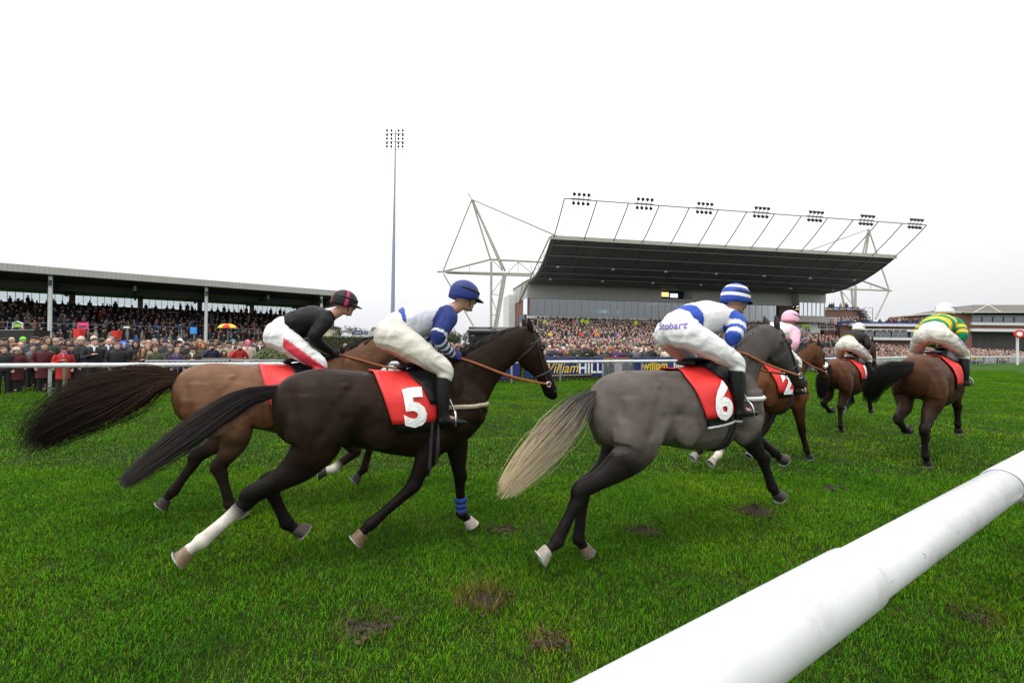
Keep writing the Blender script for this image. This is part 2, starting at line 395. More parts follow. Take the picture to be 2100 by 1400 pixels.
def scatter(name, poly, tufts, density, dmin, smin, smax, seed):
    cl = bpy.data.collections.new(name + "_tufts")
    for t_ in tufts: cl.objects.link(t_)
    g = bpy.data.node_groups.new(name, 'GeometryNodeTree')
    g.interface.new_socket('Geometry', in_out='INPUT', socket_type='NodeSocketGeometry'); g.interface.new_socket('Geometry', in_out='OUTPUT', socket_type='NodeSocketGeometry')
    gi = g.nodes.new('NodeGroupInput'); go = g.nodes.new('NodeGroupOutput'); d = g.nodes.new('GeometryNodeDistributePointsOnFaces')
    d.distribute_method = 'POISSON'; d.inputs['Distance Min'].default_value = dmin; d.inputs['Density Max'].default_value = density; d.inputs['Seed'].default_value = seed
    ip = g.nodes.new('GeometryNodeInstanceOnPoints'); ci = g.nodes.new('GeometryNodeCollectionInfo'); ci.inputs['Collection'].default_value = cl
    ci.inputs['Separate Children'].default_value = True; ci.inputs['Reset Children'].default_value = True
    ip.inputs['Pick Instance'].default_value = True
    rv = g.nodes.new('FunctionNodeRandomValue'); rv.data_type = 'FLOAT_VECTOR'; rv.inputs['Min'].default_value = (-.06,-.06,0); rv.inputs['Max'].default_value = (.06,.06,6.283)
    rs = g.nodes.new('FunctionNodeRandomValue'); rs.data_type = 'FLOAT'; rs.inputs[2].default_value = smin; rs.inputs[3].default_value = smax; rs.inputs['Seed'].default_value = 5
    L = g.links.new
    L(gi.outputs[0], d.inputs['Mesh']); L(d.outputs['Points'], ip.inputs['Points']); L(ci.outputs[0], ip.inputs['Instance'])
    L(rv.outputs['Value'], ip.inputs['Rotation']); L(rs.outputs[1], ip.inputs['Scale']); L(ip.outputs[0], go.inputs[0])
    m_ = MB()
    for p in poly: m_.add([(x, y, .002) for x, y in p], [tuple(range(len(p)))])
    o = m_.build(name, M['blade'], origin=(0,0,0)); md = o.modifiers.new("scatter", 'NODES'); md.node_group = g
    return tag(o, kind='stuff')
near = [tuft("tuft", 560, .22, .018, .044, .0036, 10+i, .06) for i in range(7)]
far = [tuft("tuft", 260, .32, .020, .046, .0080, 30+i, .06) for i in range(6)]
tm = mat("turf_thatch", (.018,.030,.006), .95, spec=.05, var=.5, vscale=9, bump=.6, bscale=40, dirt=(.022,.016,.008), dscale=3, damt=.8)
th_ = MB(); gxs = [-24+i*2 for i in range(25)]; gys = [.4+i*1.6 for i in range(17)]
th_.add([(x,y,.004) for y in gys for x in gxs], [(j*25+i,j*25+i+1,(j+1)*25+i+1,(j+1)*25+i) for j in range(16) for i in range(24)])
tag(th_.build("turf_soil", tm, origin=(0,0,.004)), kind='structure')
DV = []
def divot_spot(px, py, r):
    d = CAM3 @ Vector(((px-1050)/FPX, -(py-700)/FPX, -1.0)); p = Vector((0,0,CAM_Z)) + d*(-CAM_Z/d.z); DV.append((p.x,p.y,r)); return p
# worn brown scuffs where hooves tore the turf
def scuff(px, py, r, label, grass=True, hh=.05, seed=0):
    p = divot_spot(px, py, r)
    hh *= 1.1; rg = random.Random(seed); m_ = MB(); rings = []
    for i, (rr, z) in enumerate(((1.0,-.02), (.85,.25), (.6,.6), (.3,.9), (.05,1.0))):
        rings.append([(p.x+r*rr*math.cos(a)*rg.uniform(.7,1.25)*1.25, p.y+r*rr*math.sin(a)*rg.uniform(.7,1.25)*.8, z*hh*rg.uniform(.35,1.5)) for a in [j*2*math.pi/22 for j in range(22)]])
    m_.ring(rings, 0, (.026,.016,.009))
    for _ in range(26):   # small clods and roots
        a = rg.random()*6.283; q = r*rg.uniform(.2,1.35); s = rg.uniform(.006,.02)
        m_.ell((p.x+q*math.cos(a)*1.2, p.y+q*math.sin(a), rg.uniform(.005,.03)), (s*1.4, s, s*.8), 0, rg.choice([(.035,.022,.012), (.05,.034,.018), (.022,.014,.008)]), 6, 4)
    o = m_.build("divot", M['soil'], origin=(p.x, p.y, 0), smooth=True); tag(o, label, "divot", "divots torn out of the turf")
    if grass:
        g = MB()
        for _ in range(280 if seed == 3 else 130):
            a = rg.random()*6.283; q = r*rg.uniform(.5,1.3); x, y = p.x+q*math.cos(a)*1.2, p.y+q*math.sin(a)
            a2 = rg.random()*6.283; h = rg.uniform(.03,.10)*(1.9 if seed == 3 else 1); l = rg.uniform(.3,1.3)*h; k = rg.choice([(.16,.12,.04), (.10,.075,.03), (.06,.09,.015), (.05,.034,.016)])
            g.add([(x-.003,y,0), (x+.003,y,0), (x+math.cos(a2)*l, y+math.sin(a2)*l, h)], [(0,1,2)], 0, k)
        g.build("torn_grass", M['blade'], o)
    return o
M['soil'] = mat("soil", (.04,.027,.015), .95, attr=True, var=.4, vscale=20, bump=.6, bscale=60)
scuff(1550,1052,.15,"dark earthy divot of turf below the grey horse, darkest and thickest of the divots", True,.07,1)
scuff(1322,1092,.12,"small divot with pale dry roots between the grey horse's hind hooves and the dark divot",True,.045,2)
scuff(992,1238,.13,"big brown tussock of torn turf standing up left of the grey horse's hind hooves",True,.05,3)
scuff(1703,1003,.12,"low brown divot beyond the white rail, farthest right on the track",False,.035,4)
scuff(1122,1322,.09,"straw coloured divot close to the near end of the white rail",True,.03,5)
scuff(1030,1086,.09,"thin brown hoof mark beside the planted white hoof of horse number 5",False,.02,6)
scuff(2010,1270,.10,"bare yellow patch of torn turf right of the near white rail",True,.02,8)
scuff(750,1290,.14,"wide yellowed patch of torn grass in the lower left foreground",True,.02,7)

cells = []
for i in range(-80, 80):
    for j in range(6, 63):
        x, y = i*.1, j*.1
        if abs(x) > 1.22*(y+.1)+1.7: continue
        if any((x+.05-a)**2+(y+.05-b)**2 < (r*1.0)**2 for a, b, r in DV): continue
        cells.append([(x,y),(x+.1,y),(x+.1,y+.1),(x,y+.1)])
scatter("grass", cells, near, 150, .155, .8, 1.25, 3)
scatter("grass", [[(-9.4,6.3), (9.4,6.3), (21,16.5), (-21,16.5)], [(-21,16.5), (21,16.5), (44,40), (-24,24)]], far, 60, .26, .8, 1.25, 4)

# ------------------------------------------------------------------ main grandstand
U = Vector((.982,.187,0)); NN = Vector((.187,-.982,0)); S0 = Vector((2.8,75,0))
def S(t, q, z): return S0 + U*t + NN*q + Vector((0,0,z))
gs = thing("grandstand", "large modern grandstand with dark curved canopy packed with spectators", "grandstand", S(27,0,0))
L_ = 55.5
def terz(q):            # standing height of the terrace at distance q in front of the facade
    return 4.7 if q < 1 else (lerp(4.7, 1.0, (q-1)/21.0) if q < 22 else max(0.0, lerp(1.0, 0.0, (q-22)/18.0)))
def tmax(q): return min(43, (36.5-1.084*q)/.348-2)
m_ = MB()
for i in range(46):
    q1 = 40 - i*40/46; tmax(q1) > -5 and m_.prism(S, (-6,tmax(q1)), (q1-40/46, q1), (-.1, max(.03, terz(q1-.4))))
m_.build("terrace", M['concrete'], gs)
MB().prism(S, (0,L_), (-14,-.02), (0,6.25)).prism(S, (0,L_), (-.02,.6), (4.7,5.6)).build("wall", M['clad_w'], gs)
MB().prism(S, (-.35,-.02), (-13,.3), (0,9.6)).build("side_wall", M['redbrick'], gs)
MB().prism(S, (-1.6,-.4), (-16,-10), (0,11.2)).build("stair_tower", M['clad_w'], gs)
MB().prism(S, (-.4,23.6), (-12,.12), (9.62,12.25)).prism(S, (29.5,49.8), (-12,.12), (9.62,12.25)).prism(S,(23.6,29.5),(-.5,.12),(9.62,10.2)).prism(S,(23.6,29.5),(-.5,.12),(11.9,12.25)).build("cladding", M['clad'], gs)
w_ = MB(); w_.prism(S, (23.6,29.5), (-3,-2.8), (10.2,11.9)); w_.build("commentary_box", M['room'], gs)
MB().prism(S, (23.9,26.6), (-2.79,-2.75), (10.9,11.7)).build("lit_window", M['warm'], gs)
MB().prism(S, (26.9,28.4), (-2.79,-2.75), (10.8,11.5)).build("lit_screen", M['cool'], gs)
# glazed restaurant level
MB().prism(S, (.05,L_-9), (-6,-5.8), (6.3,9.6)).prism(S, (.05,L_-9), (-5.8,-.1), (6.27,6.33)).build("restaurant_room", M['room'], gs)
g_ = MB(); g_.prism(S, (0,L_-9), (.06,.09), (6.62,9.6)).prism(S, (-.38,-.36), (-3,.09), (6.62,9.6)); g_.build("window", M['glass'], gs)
g_ = MB()
for i in range(37): g_.prism(S, (i*1.28, i*1.28+.02), (.10,.13), (6.6,9.62))
g_.prism(S, (0,L_-9), (.10,.15), (9.56,9.66)); g_.build("mullion", mat("mullion_grey", (.16,.18,.19), .5), gs)
rg = random.Random(3)
for i in range(70):
    t = rg.uniform(.5,L_-10); z = rg.choice([7.0,7.15,7.9,8.6]); q = -rg.uniform(1,5.4); MB().prism(S, (t,t+rg.uniform(.06,.14)), (q,q+.08), (z,z+.10)).build("ceiling_light", M['cool'] if i % 4 else M['warm'], gs)
for t0, w0 in ((13.0,.5),(13.7,.6),(14.5,.5),(15.2,.45),(17.0,.5),(14.2,.8)): MB().prism(S, (t0,t0+w0), (-4,-3.95), (7.75,8.3)).build("screen", M['cool'], gs)
g_ = MB(); g_.prism(S, (-.4,L_-8), (-.05,.9), (6.25,6.6)); g_.prism(S, (-.4,L_-8), (.3,.9), (5.75,5.9)); g_.build("ledge", M['white_paint'], gs)
# end tower with balcony windows
MB().prism(S, (L_-5.6,L_+.2), (-10,1.6), (10.2,12.2)).prism(S, (L_-5.6,L_+.2), (-10,1.6), (6.6,7.7)).build("end_tower", M['clad'], gs)
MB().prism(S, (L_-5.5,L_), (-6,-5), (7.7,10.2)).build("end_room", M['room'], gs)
tw = MB().prism(S, (L_-5.4,L_), (1.45,1.5), (7.75,10.15)).build("window", M['clear'], gs); g_ = MB()
for i in range(7): g_.prism(S, (L_-5.45+i*.9, L_-5.36+i*.9), (1.5,1.58), (7.7,10.2))
g_.build("window_frame", M['white_paint'], tw)
MB().prism(S,(L_-5,L_-3.4),(-2,-1.9),(9.6,9.75)).prism(S,(L_-3,L_-1.8),(-2,-1.9),(9.2,9.3)).build("strip_light", M['warm'], gs)
MB().prism(S, (47,50), (-8,.2), (4.7,9.6)).build("dark_opening", M['darkconc'], gs)  # solid block for an opening; its shade is put into the dark colour
# curved canopy
def cz(q): return 12.1 - .111*q + .02798*q*q
m_ = MB(); K = 16; qs = [14.1*i/K for i in range(K+1)]
top = [[S(t, q, cz(q)+.45) for q in qs] for t in (-.3, L_+.3)]; bot = [[S(t, q, cz(q)) for q in qs] for t in (-.3, L_+.3)]
for i in range(K): m_.hexa([bot[0][i], bot[1][i], bot[1][i+1], bot[0][i+1], top[0][i], top[1][i], top[1][i+1], top[0][i+1]])
m_.prism(S, (-.3,L_+.3), (-13,0), (12.2,12.7))
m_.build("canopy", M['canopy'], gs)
MB().prism(S, (-.4,L_+.4), (13.95,14.3), (cz(14.1)-.02,cz(14.1)+.5)).build("canopy_edge", M['cream_steel'], gs)
BAY = L_/13
m_ = MB()
for i in range(14): m_.tube([S(i*BAY, q, cz(q)-.10) for q in qs], .07, 5)
for q in (1.6,3.4,5.4,7.4,9.4,11.6,13.4): m_.tube([S(0, q, cz(q)-.16), S(L_, q, cz(q)-.16)], .08, 5)
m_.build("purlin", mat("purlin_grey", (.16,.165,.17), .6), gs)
for i in range(13):
    for q in (5.4, 9.4):
        if (i+int(q)) % 2: MB().box(S(i*BAY+2, q, cz(q)-.3), (.4,.35,.22)).build("canopy_light", M['lamp'], gs)
for i in range(14):
    MB().tube([S(i*BAY, 14.1+4.8*k/6, cz(14.1+4.8*k/6)+.1) for k in range(7)], .075, 6).build("rib", M['grey_steel'], gs)
MB().tube([S(0,18.9,cz(18.9)+.1), S(L_,18.9,cz(18.9)+.1)], .085, 6).build("light_bar", M['galv'], gs)
def lamp_head(m1, c, d, r=.26):
    d = d.normalized(); c = Vector(c)
    m1.tube([c-d*.30, c-d*.2, c+d*.12], [.10, r*.75, r], 10)
for b_ in range(0, 13, 2):
    fb = MB().prism(S, (b_*BAY+BAY*.5-1.3, b_*BAY+BAY*.5+1.3), (18.8,19.0), (cz(18.9)+.12,cz(18.9)+.2)).build("floodlight_bank", M['dark_steel'], gs)
    for k in range(4):
        for up in (1, 0):
            c = S(b_*BAY+BAY*.5-.95+.63*k, 18.9+(.3 if up else 0), cz(18.9)+(.65 if up else -.38)); m1 = MB()
            lamp_head(m1, c, Vector((.1,-.75,-.65)), .21); m1.tube([c, S(b_*BAY+BAY*.5-.95+.63*k, 18.9, cz(18.9)+.1)], .035, 5)
            m1.build("floodlight", M['dark_steel'], fb)
# side bracing of the canopy, both ends
for t, nm in ((-.5, 1), (L_+.5, 1)):
    m_ = MB(); ed = [S(t, q, cz(q)+.2) for q in (14.1,11,8,5,2,0,-3)]; lo = [S(t, 14.1, cz(14.1)+.3), S(t, 9, 14.2), S(t, 4, 12.9), S(t,-3,9.6), S(t,-3,9.6), S(t,-5,9), S(t,-6,9)]
    m_.tube([S(t,14.1,cz(14.1)+.3), S(t,-6.5,9.4)], .10, 6)
    bp = [lerp(S(t,14.1,cz(14.1)+.3), S(t,-6.5,9.4), k/7) for k in range(8)]
    for k in range(7):
        m_.tube([bp[k], ed[min(k,6)]], .045, 5); m_.tube([ed[min(k,6)], bp[k+1]], .045, 5)
    m_.build("end_truss", M['cream_steel'], gs)
# terrace barriers and small sign
def barrier(mb_, F, t0, t1, q, z0, h=1.05, step=1.6, r=.035):
    n = max(1, round((t1-t0)/step))
    mb_.tube([F(t0,q,z0+h), F(t1,q,z0+h)], r, 5); mb_.tube([F(t0,q,z0+h*.55), F(t1,q,z0+h*.55)], r*.7, 5)
    for i in range(n+1): mb_.tube([F(t0+(t1-t0)*i/n, q, z0), F(t0+(t1-t0)*i/n, q, z0+h)], r*.9, 5)
m_ = MB(); barrier(m_, S, 0.5, 4.5, 3.6, terz(3.6)+.55); barrier(m_, S, 6.2, 26, 3.6, terz(3.6)+.55); barrier(m_, S, 27.5, L_, 3.6, terz(3.6)+.55)
m_.build("barrier", M['white_paint'], gs)
sg = MB().prism(S, (-.55,-.42), (-5.5,-1.0), (3.9,7.0)).build("sign_board", mat("sign_blue", (.02,.035,.13), .4), gs)
sF = lambda x, y: S(-.58, -3.25+x, 5.1+y)
MB().text("William", sF, 1.0).build("sign_lettering", M['white'], sg)

# steel masts that carry the canopy
def mast(label, pts, bars, Y, parent=None):
    o = thing("roof_mast", label, "steel mast", P(*pts['base'], Y)*1)
    o.location.z = 0
    for nm, a, b, r in bars:
        if isinstance(a, str): a = pts[a]
        if isinstance(b, str): b = pts[b]
        pa = P(a[0], a[1], a[2] if len(a) > 2 else Y); pb = P(b[0], b[1], b[2] if len(b) > 2 else Y)
        if nm == 'column': 
            k = pa.z/(pa.z-pb.z); pb = lerp(pa, pb, k) if abs(pa.z-pb.z) > .1 else pb
        MB().tube([pa, pb], r, 7).build(nm, M['cream_steel'], o)
    return o
pl = dict(base=(1008,672), A=(967.5,409), T=(908,557), J1=(1006,532), J2=(1033,558))
mast("white tubular steel mast left of the grandstand, nearer and complete", pl, [
 ('spike','A',(960,396),.10), ('cable','A','T',.12), ('strut','A','J1',.16), ('strut',(970,412),(1031,553),.16), ('strut',(972,416),(1036,556,74),.16),
 ('cable','A',(1159,491,61.6),.12), ('boom','T','J1',.17), ('boom',(897,557),(1094,562),.17), ('boom',(915,560),(1088,566,74),.13),
 ('boom','J1',(1112,537.5,74),.17), ('column',(1007.5,536),(1007,669),.20), ('column',(1037,562),(1017,676),.20), ('column',(1032,563),(1013,673),.15),
 ('strut',(910,562),(970.8,668,70),.13), ('brace',(1011,534),(1031,556),.07), ('brace',(1040,560),(1063,537.5),.07), ('brace',(1063,537.5),(1092,561),.07), ('brace',(1063,537.5),(1062,561),.05), ('brace',(1092,561),(1088,537),.05),
 ('brace',(1009,601),(1034,566),.06), ('brace',(1009,603.5),(1027,604.5),.07), ('brace',(1009,611),(1020,643),.06), ('brace',(1009,645.5),(1020,646),.07), ('brace',(962.5,546),(962.5,560),.05)], 71)
pr = dict(base=(1749,640), A=(1781,470), T=(1823,595), J=(1753,584))
mast("white tubular steel mast standing behind the right end of the grandstand", pr, [
 ('cable','A','T',.13), ('strut','A','J',.18), ('strut',(1783,472),(1766,575),.18), ('boom',(1766,575),'T',.18), ('boom',(1716,592),(1828,596),.18), ('boom','J',(1766,575),.14),
 ('column',(1724,595),(1731,628),.2), ('column',(1746,590),(1749,628),.22), ('column',(1754,586),(1754,628),.22), ('strut',(1822,598),(1795,654),.15), ('brace',(1726,597),(1746,622),.07), ('brace',(1784,594),(1786,583),.07), ('cable','A',(1642,520,72),.10)], 90)

# ------------------------------------------------------------------ old stand on the left
D2 = Vector((-.771,-.636,0)); N2 = Vector((-.636,.771,0)); E0 = Vector((-24.0,62.3,0))
def Lf(t, q, z): return E0 + D2*t + N2*q + Vector((0,0,z))
ls = thing("old_stand", "long low old stand with pale ribbed roof fascia on the left", "grandstand", Lf(30,6,0))
LL = 80
RZ = math.atan2(D2.y, D2.x)
fa = MB().box((0,0,0), (LL, .25, .72)).build("fascia", M['fascia'], ls, local=True); fa.location = Lf(LL/2,-.1,8.62)-ls.location; fa.rotation_euler = (0,0,RZ)
MB().hexa([Lf(0,0,8.9),Lf(LL,0,8.9),Lf(LL,15,7.6),Lf(0,15,7.6),Lf(0,0,9.0),Lf(LL,0,9.0),Lf(LL,15,7.75),Lf(0,15,7.75)]).hexa([Lf(0,.1,8.2),Lf(LL,.1,8.2),Lf(LL,15,7.45),Lf(0,15,7.45),Lf(0,.1,8.26),Lf(LL,.1,8.26),Lf(LL,15,7.5),Lf(0,15,7.5)]).build("roof", M['dark_steel'], ls)
MB().prism(Lf, (-.15,0), (0,15), (6.9,8.95)).build("gable", M['fascia'], ls)
m_ = MB()
for t in np.arange(2,LL,6.45): m_.prism(Lf, (t-.12,t+.12), (.2,14.8), (7.2,7.75))
for q in (5,): m_.prism(Lf, (0,LL), (q-.1,q+.1), (7.1,7.9))
m_.build("roof_beam", M['dark_steel'], ls)
for t in (1.9,14.9,27.8,40.7,53.6): MB().tube([Lf(t,.6,0), Lf(t,.6,8.2)], .17, 10).build("column", M['white_paint'], ls)
for k in range(12): MB().prism(Lf, (k*6.45+1.2,k*6.45+1.75), (13.6,14.1), (4.6,7.5)).build("rear_column", M['concrete'], ls)
MB().prism(Lf, (-.2,LL), (14.6,15), (0,6.25)).prism(Lf, (-.2,LL), (14.6,15), (7.42,7.8)).build("rear_wall", M['darkconc'], ls)
MB().prism(Lf, (-.3,0), (2,15), (0,5.2)).build("end_wall", M['redbrick'], ls)
for k in range(12):
    a, b = k*6.45+1.75, (k+1)*6.45+1.2
    wn = MB().prism(Lf, (a,b), (14.75,14.78), (6.25,7.42)).build("window", M['clear'], ls); f_ = MB()
    for j in range(1,9): f_.prism(Lf, (a+(b-a)*j/9-.025,a+(b-a)*j/9+.025), (14.70,14.74), (6.25,7.42))
    f_.build("glazing_bar", M['grey_steel'], wn)
m_ = MB(); NS = 17
def ltz(q): return .9 + max(0, q-.8)/13.0*4.6
for i in range(NS): m_.prism(Lf, (0,LL), (.8+i*13/NS, 14.4), (.9+(i-1)*4.6/NS if i else 0, .9+i*4.6/NS))
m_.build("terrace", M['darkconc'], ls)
m_ = MB(); rg = random.Random(11)
for i in range(6, NS-1):
    q = .8+(i+.5)*13/NS; z = .9+i*4.6/NS
    for t in np.arange(1, LL-18, .55):
        if rg.random() < .62 and int(t/6.5) % 2 == 0 or rg.random() < .1:
            m_.prism(Lf, (t,t+.45), (q-.05,q+.3), (z+.38,z+.43)); m_.prism(Lf, (t,t+.45), (q+.3,q+.34), (z+.4,z+.85))
tag(m_.build("seat_rows", M['blueseat'], ls), kind='stuff')
m_ = MB()
for a, b in ((1,7),(8.5,13.5),(15.5,22.5),(24,33),(36,45),(48,58)): barrier(m_, Lf, a, b, 4.4, ltz(4.4)+.3, 1.1, 1.7, .035)
for a, b in ((2,6),(9,13),(16,22)): barrier(m_, Lf, a, b, 1.2, .9, 1.05, 1.7, .03)
m_.build("barrier", M['galv'], ls)

# ------------------------------------------------------------------ tall floodlight mast
fm = thing("floodlight_mast", "very tall thin grey floodlight mast with a grid of round lamps", "floodlight", (-19.75,75,0))
b0 = Vector((-19.75,75,0)); tp = P(812,268,75); tp.x = -19.62
MB().tube([b0, lerp(b0,tp,.45), lerp(b0,tp,.72), tp], [.36,.27,.16,.11], 10, 0).build("pole", mat("mast_blue_grey", (.26,.31,.38), .5, metal=.2, var=.1), fm)
for r_, py in enumerate((274.0,290.5,306.5)):
    c = P(812,py,75); c.x = -19.63; cb = MB().tube([c+V(-1.45,0,0), c+V(1.45,0,0)], .06, 6).build("crossarm", M['grey_steel'], fm)
    for dx in (-1.35,-.62,.55,1.25):
        for dz, ok in ((.42, True), (-.33, r_ < 2)):
            if not ok: continue
            m1 = MB(); cc = c+V(dx,-.15,dz); lamp_head(m1, cc, Vector((.12,-.8,-.45)), .20); m1.tube([cc, c+V(dx,0,0)], .03, 5)
            m1.build("lamp", M['dark_steel'], cb)

# ------------------------------------------------------------------ brick buildings on the right
def pbox(mb_, x0, y0, x1, y1, Y, dep, mi=0):
    """upright box whose front face, at distance Y, spans the given photo rectangle"""
    a, b = P(x0, y1, Y), P(x1, y0, Y)
    return mb_.hexa([(a.x,Y,a.z),(b.x,Y,a.z),(b.x,Y+dep,a.z),(a.x,Y+dep,a.z),(a.x,Y,b.z),(b.x,Y,b.z),(b.x,Y+dep,b.z),(a.x,Y+dep,b.z)], mi)
def windows(parent, x0, y0, x1, y1, Y, n, frame='white_paint', gap=.12):
    for i in range(n):
        a, b = lerp(x0,x1,(i+gap/2)/n), lerp(x0,x1,(i+1-gap/2)/n)
        wn = pbox(MB(), a, y0, b, y1, Y-.06, .05).build("window", M['glass'], parent); f_ = MB()
        for k in range(4): pbox(f_, lerp(a,b,k/3)-.35, y0, lerp(a,b,k/3)+.35, y1, Y-.12, .05)
        pbox(f_, a, y0-.4, b, y0+.4, Y-.13, .05); pbox(f_, a, lerp(y0,y1,.35)-.25, b, lerp(y0,y1,.35)+.25, Y-.125, .05)
        f_.build("frame", M[frame], wn)
def banner_strip(parent, x0, y0, x1, y1, Y, words, name="banner"):
    b_ = pbox(MB(), x0, y0, x1, y1, Y, .04).build(name, M['navy'], parent); n = len(words)
    hpx = (y1-y0)/FPX*Y*.75
    for i, (wd, cm) in enumerate(words):
        cx = lerp(x0, x1, (i+.5)/n); c = P(cx, lerp(y0,y1,.78), Y-.02)
        MB().text(wd, lambda x, y: (c.x+x, c.y, c.z+y), hpx, bold=.01).build("banner_lettering", M[cm], b_)
wh = [("william", 'yellow'), ("HILL", 'white')]
b1 = thing("brick_building", "brown brick block with roof terrace beside the end of the grandstand", "building", P(1710,716,88)*1); b1.location.z = 0
Y1 = 88
m_ = MB(); pbox(m_, 1692, 637, 1778, 716, Y1, 14); pbox(m_, 1636, 636, 1692, 716, Y1+1.2, 12); m_.build("wall", M['brick'], b1)
pbox(MB(), 1634, 630.5, 1694, 637.5, Y1+.9, 12).build("parapet", M['concrete'], b1)
banner_strip(b1, 1695, 629.5, 1762, 636, Y1-.15, wh*2+[("william",'yellow')])
windows(b1, 1694, 652.5, 1721, 668, Y1, 1, gap=.05); windows(b1, 1668, 652.5, 1689, 668, Y1+1.2, 1); windows(b1, 1727, 653.5, 1750, 664, Y1, 1); windows(b1, 1652, 654, 1664, 668, Y1+1.2, 1)
m_ = MB()
for (x0, x1, y) in ((1640,1722,665),):
    for k in range(24): a = P(lerp(x0,x1,k/23), y, Y1-3); m_.tube([a, a+V(0,0,1.1)], .03, 4)
    a, b = P(x0,y,Y1-3), P(x1,y,Y1-3); m_.tube([a+V(0,0,1.1), b+V(0,0,1.1)], .045, 5); m_.tube([a+V(0,0,.6), b+V(0,0,.6)], .03, 5)
m_.build("railing", M['white_paint'], b1)
pbox(MB(), 1636, 673, 1722, 677, Y1-3.2, 4).build("balcony", M['concrete'], b1)
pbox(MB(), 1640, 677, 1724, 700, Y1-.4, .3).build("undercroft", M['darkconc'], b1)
m_ = MB()
for k in range(5): pbox(m_, 1765+k*4, 633+k*5.5, 1769+k*4+4, 637+k*5.5, Y1-1, 2)
for x in (1772,1789.5): m_.tube([P(x,631,Y1-.5), P(x,662,Y1-.5)], .06, 5)
m_.tube([P(1772,631,Y1-.5), P(1789.5,631,Y1-.5)], .04, 5); m_.tube([P(1772,640,Y1-.5), P(1789.5,640,Y1-.5)], .04, 5)
m_.build("outside_stair", M['grey_steel'], b1)
for k in range(9):
    c = P(1698+k*7.5, 651, Y1-.2); MB().box(c, (.28,.3,.22)).build("wall_lamp", M['lamp'], b1)

b2 = thing("brick_building", "low brick terrace building with a long navy and yellow banner", "building", P(1800,716,84)*1); b2.location.z = 0
Y2 = 84
m_ = MB(); pbox(m_, 1722, 668, 1975, 716, Y2, 14); pbox(m_, 1690, 671, 1740, 716, Y2+1, 10); m_.build("wall", M['brick'], b2)
banner_strip(b2, 1718, 661.5, 1975, 667.5, Y2-.3, (wh+[("william",'yellow')])*3)
m_ = MB(); pbox(m_, 1745, 665.2, 1975, 668.2, Y2-.9, 1.2); pbox(m_, 1757, 676.2, 1975, 679, Y2-1, 1.2); pbox(m_, 1757, 693.5, 1975, 696.5, Y2-1, 1.2); m_.build("ledge", M['white_paint'], b2)
windows(b2, 1760, 679.5, 1862, 693, Y2-.3, 3); windows(b2, 1866, 679.5, 1970, 693, Y2-.3, 3)
m_ = MB()
for k in range(7):
    c = P(1770+k*14, 677.5, Y2-1.2); m_.box(c, (.8,.3,.25))
m_.build("planter", M['leafplain'] if 'leafplain' in M else M['bark'], b2)

b3 = thing("brick_building", "brick stand with slate hipped roof at the far right", "building", P(2030,716,92)*1); b3.location.z = 0
Y3 = 92
m_ = MB(); pbox(m_, 1955, 641, 1993, 720, Y3, 16); pbox(m_, 1993, 667, 2300, 677.6, Y3, 8); pbox(m_, 1993, 640, 2300, 720, Y3+6, 10); m_.build("wall", M['redbrick'], b3)
m_ = MB(); pbox(m_, 1993, 676.6, 2300, 679.2, Y3-.6, 6); pbox(m_, 1993, 663.8, 2300, 666.2, Y3-.4, 6); pbox(m_, 1952, 639.2, 1980, 641.2, Y3-.3, 12); m_.build("ledge", M['white_paint'], b3)
a = [P(1976,641.5,Y3-.8), P(2330,641.5,Y3-.8)]
e0, e1 = P(1978,640.5,Y3-1), P(2330,640.5,Y3-1); r0, r1 = P(1996,625,Y3+3), P(2330,625,Y3+3)
f0, f1 = V(e0.x, Y3+15, e0.z), V(e1.x, Y3+15, e1.z); rr0, rr1 = V(r0.x+1,Y3+9,r0.z), V(r1.x,Y3+9,r1.z)
m_ = MB(); m_.add([e0,e1,f1,f0,r0,r1,rr1,rr0], [(0,3,2,1),(4,5,6,7),(0,1,5,4),(1,2,6,5),(2,3,7,6),(3,0,4,7)])
rf = m_.build("roof", M['slate'], b3)
m_ = MB(); m_.tube([P(1994,642,Y3-1.1), P(2026,625.5,Y3+2.6)], .14, 5); m_.tube([P(2026,625.5,Y3+2.6), P(2052,640.5,Y3-1.1)], .14, 5); m_.tube([P(1978,640.8,Y3-1.1), P(2330,640.8,Y3-1.1)], .10, 5)
m_.build("gable_trim", M['cream_steel'], rf)
pbox(MB(), 1993, 649, 2300, 664, Y3+.3, .05).build("window", M['glass'], b3)
m_ = MB()
for k in range(14): pbox(m_, 1993+k*22, 649, 1994+k*22, 664, Y3+.15, .1)
pbox(m_, 1993, 648.3, 2300, 649.3, Y3+.1, .2); m_.build("mullion", M['grey_steel'], b3)
pbox(MB(), 1993, 679.5, 2300, 716, Y3+1.5, .3).build("undercroft", M['darkconc'], b3)

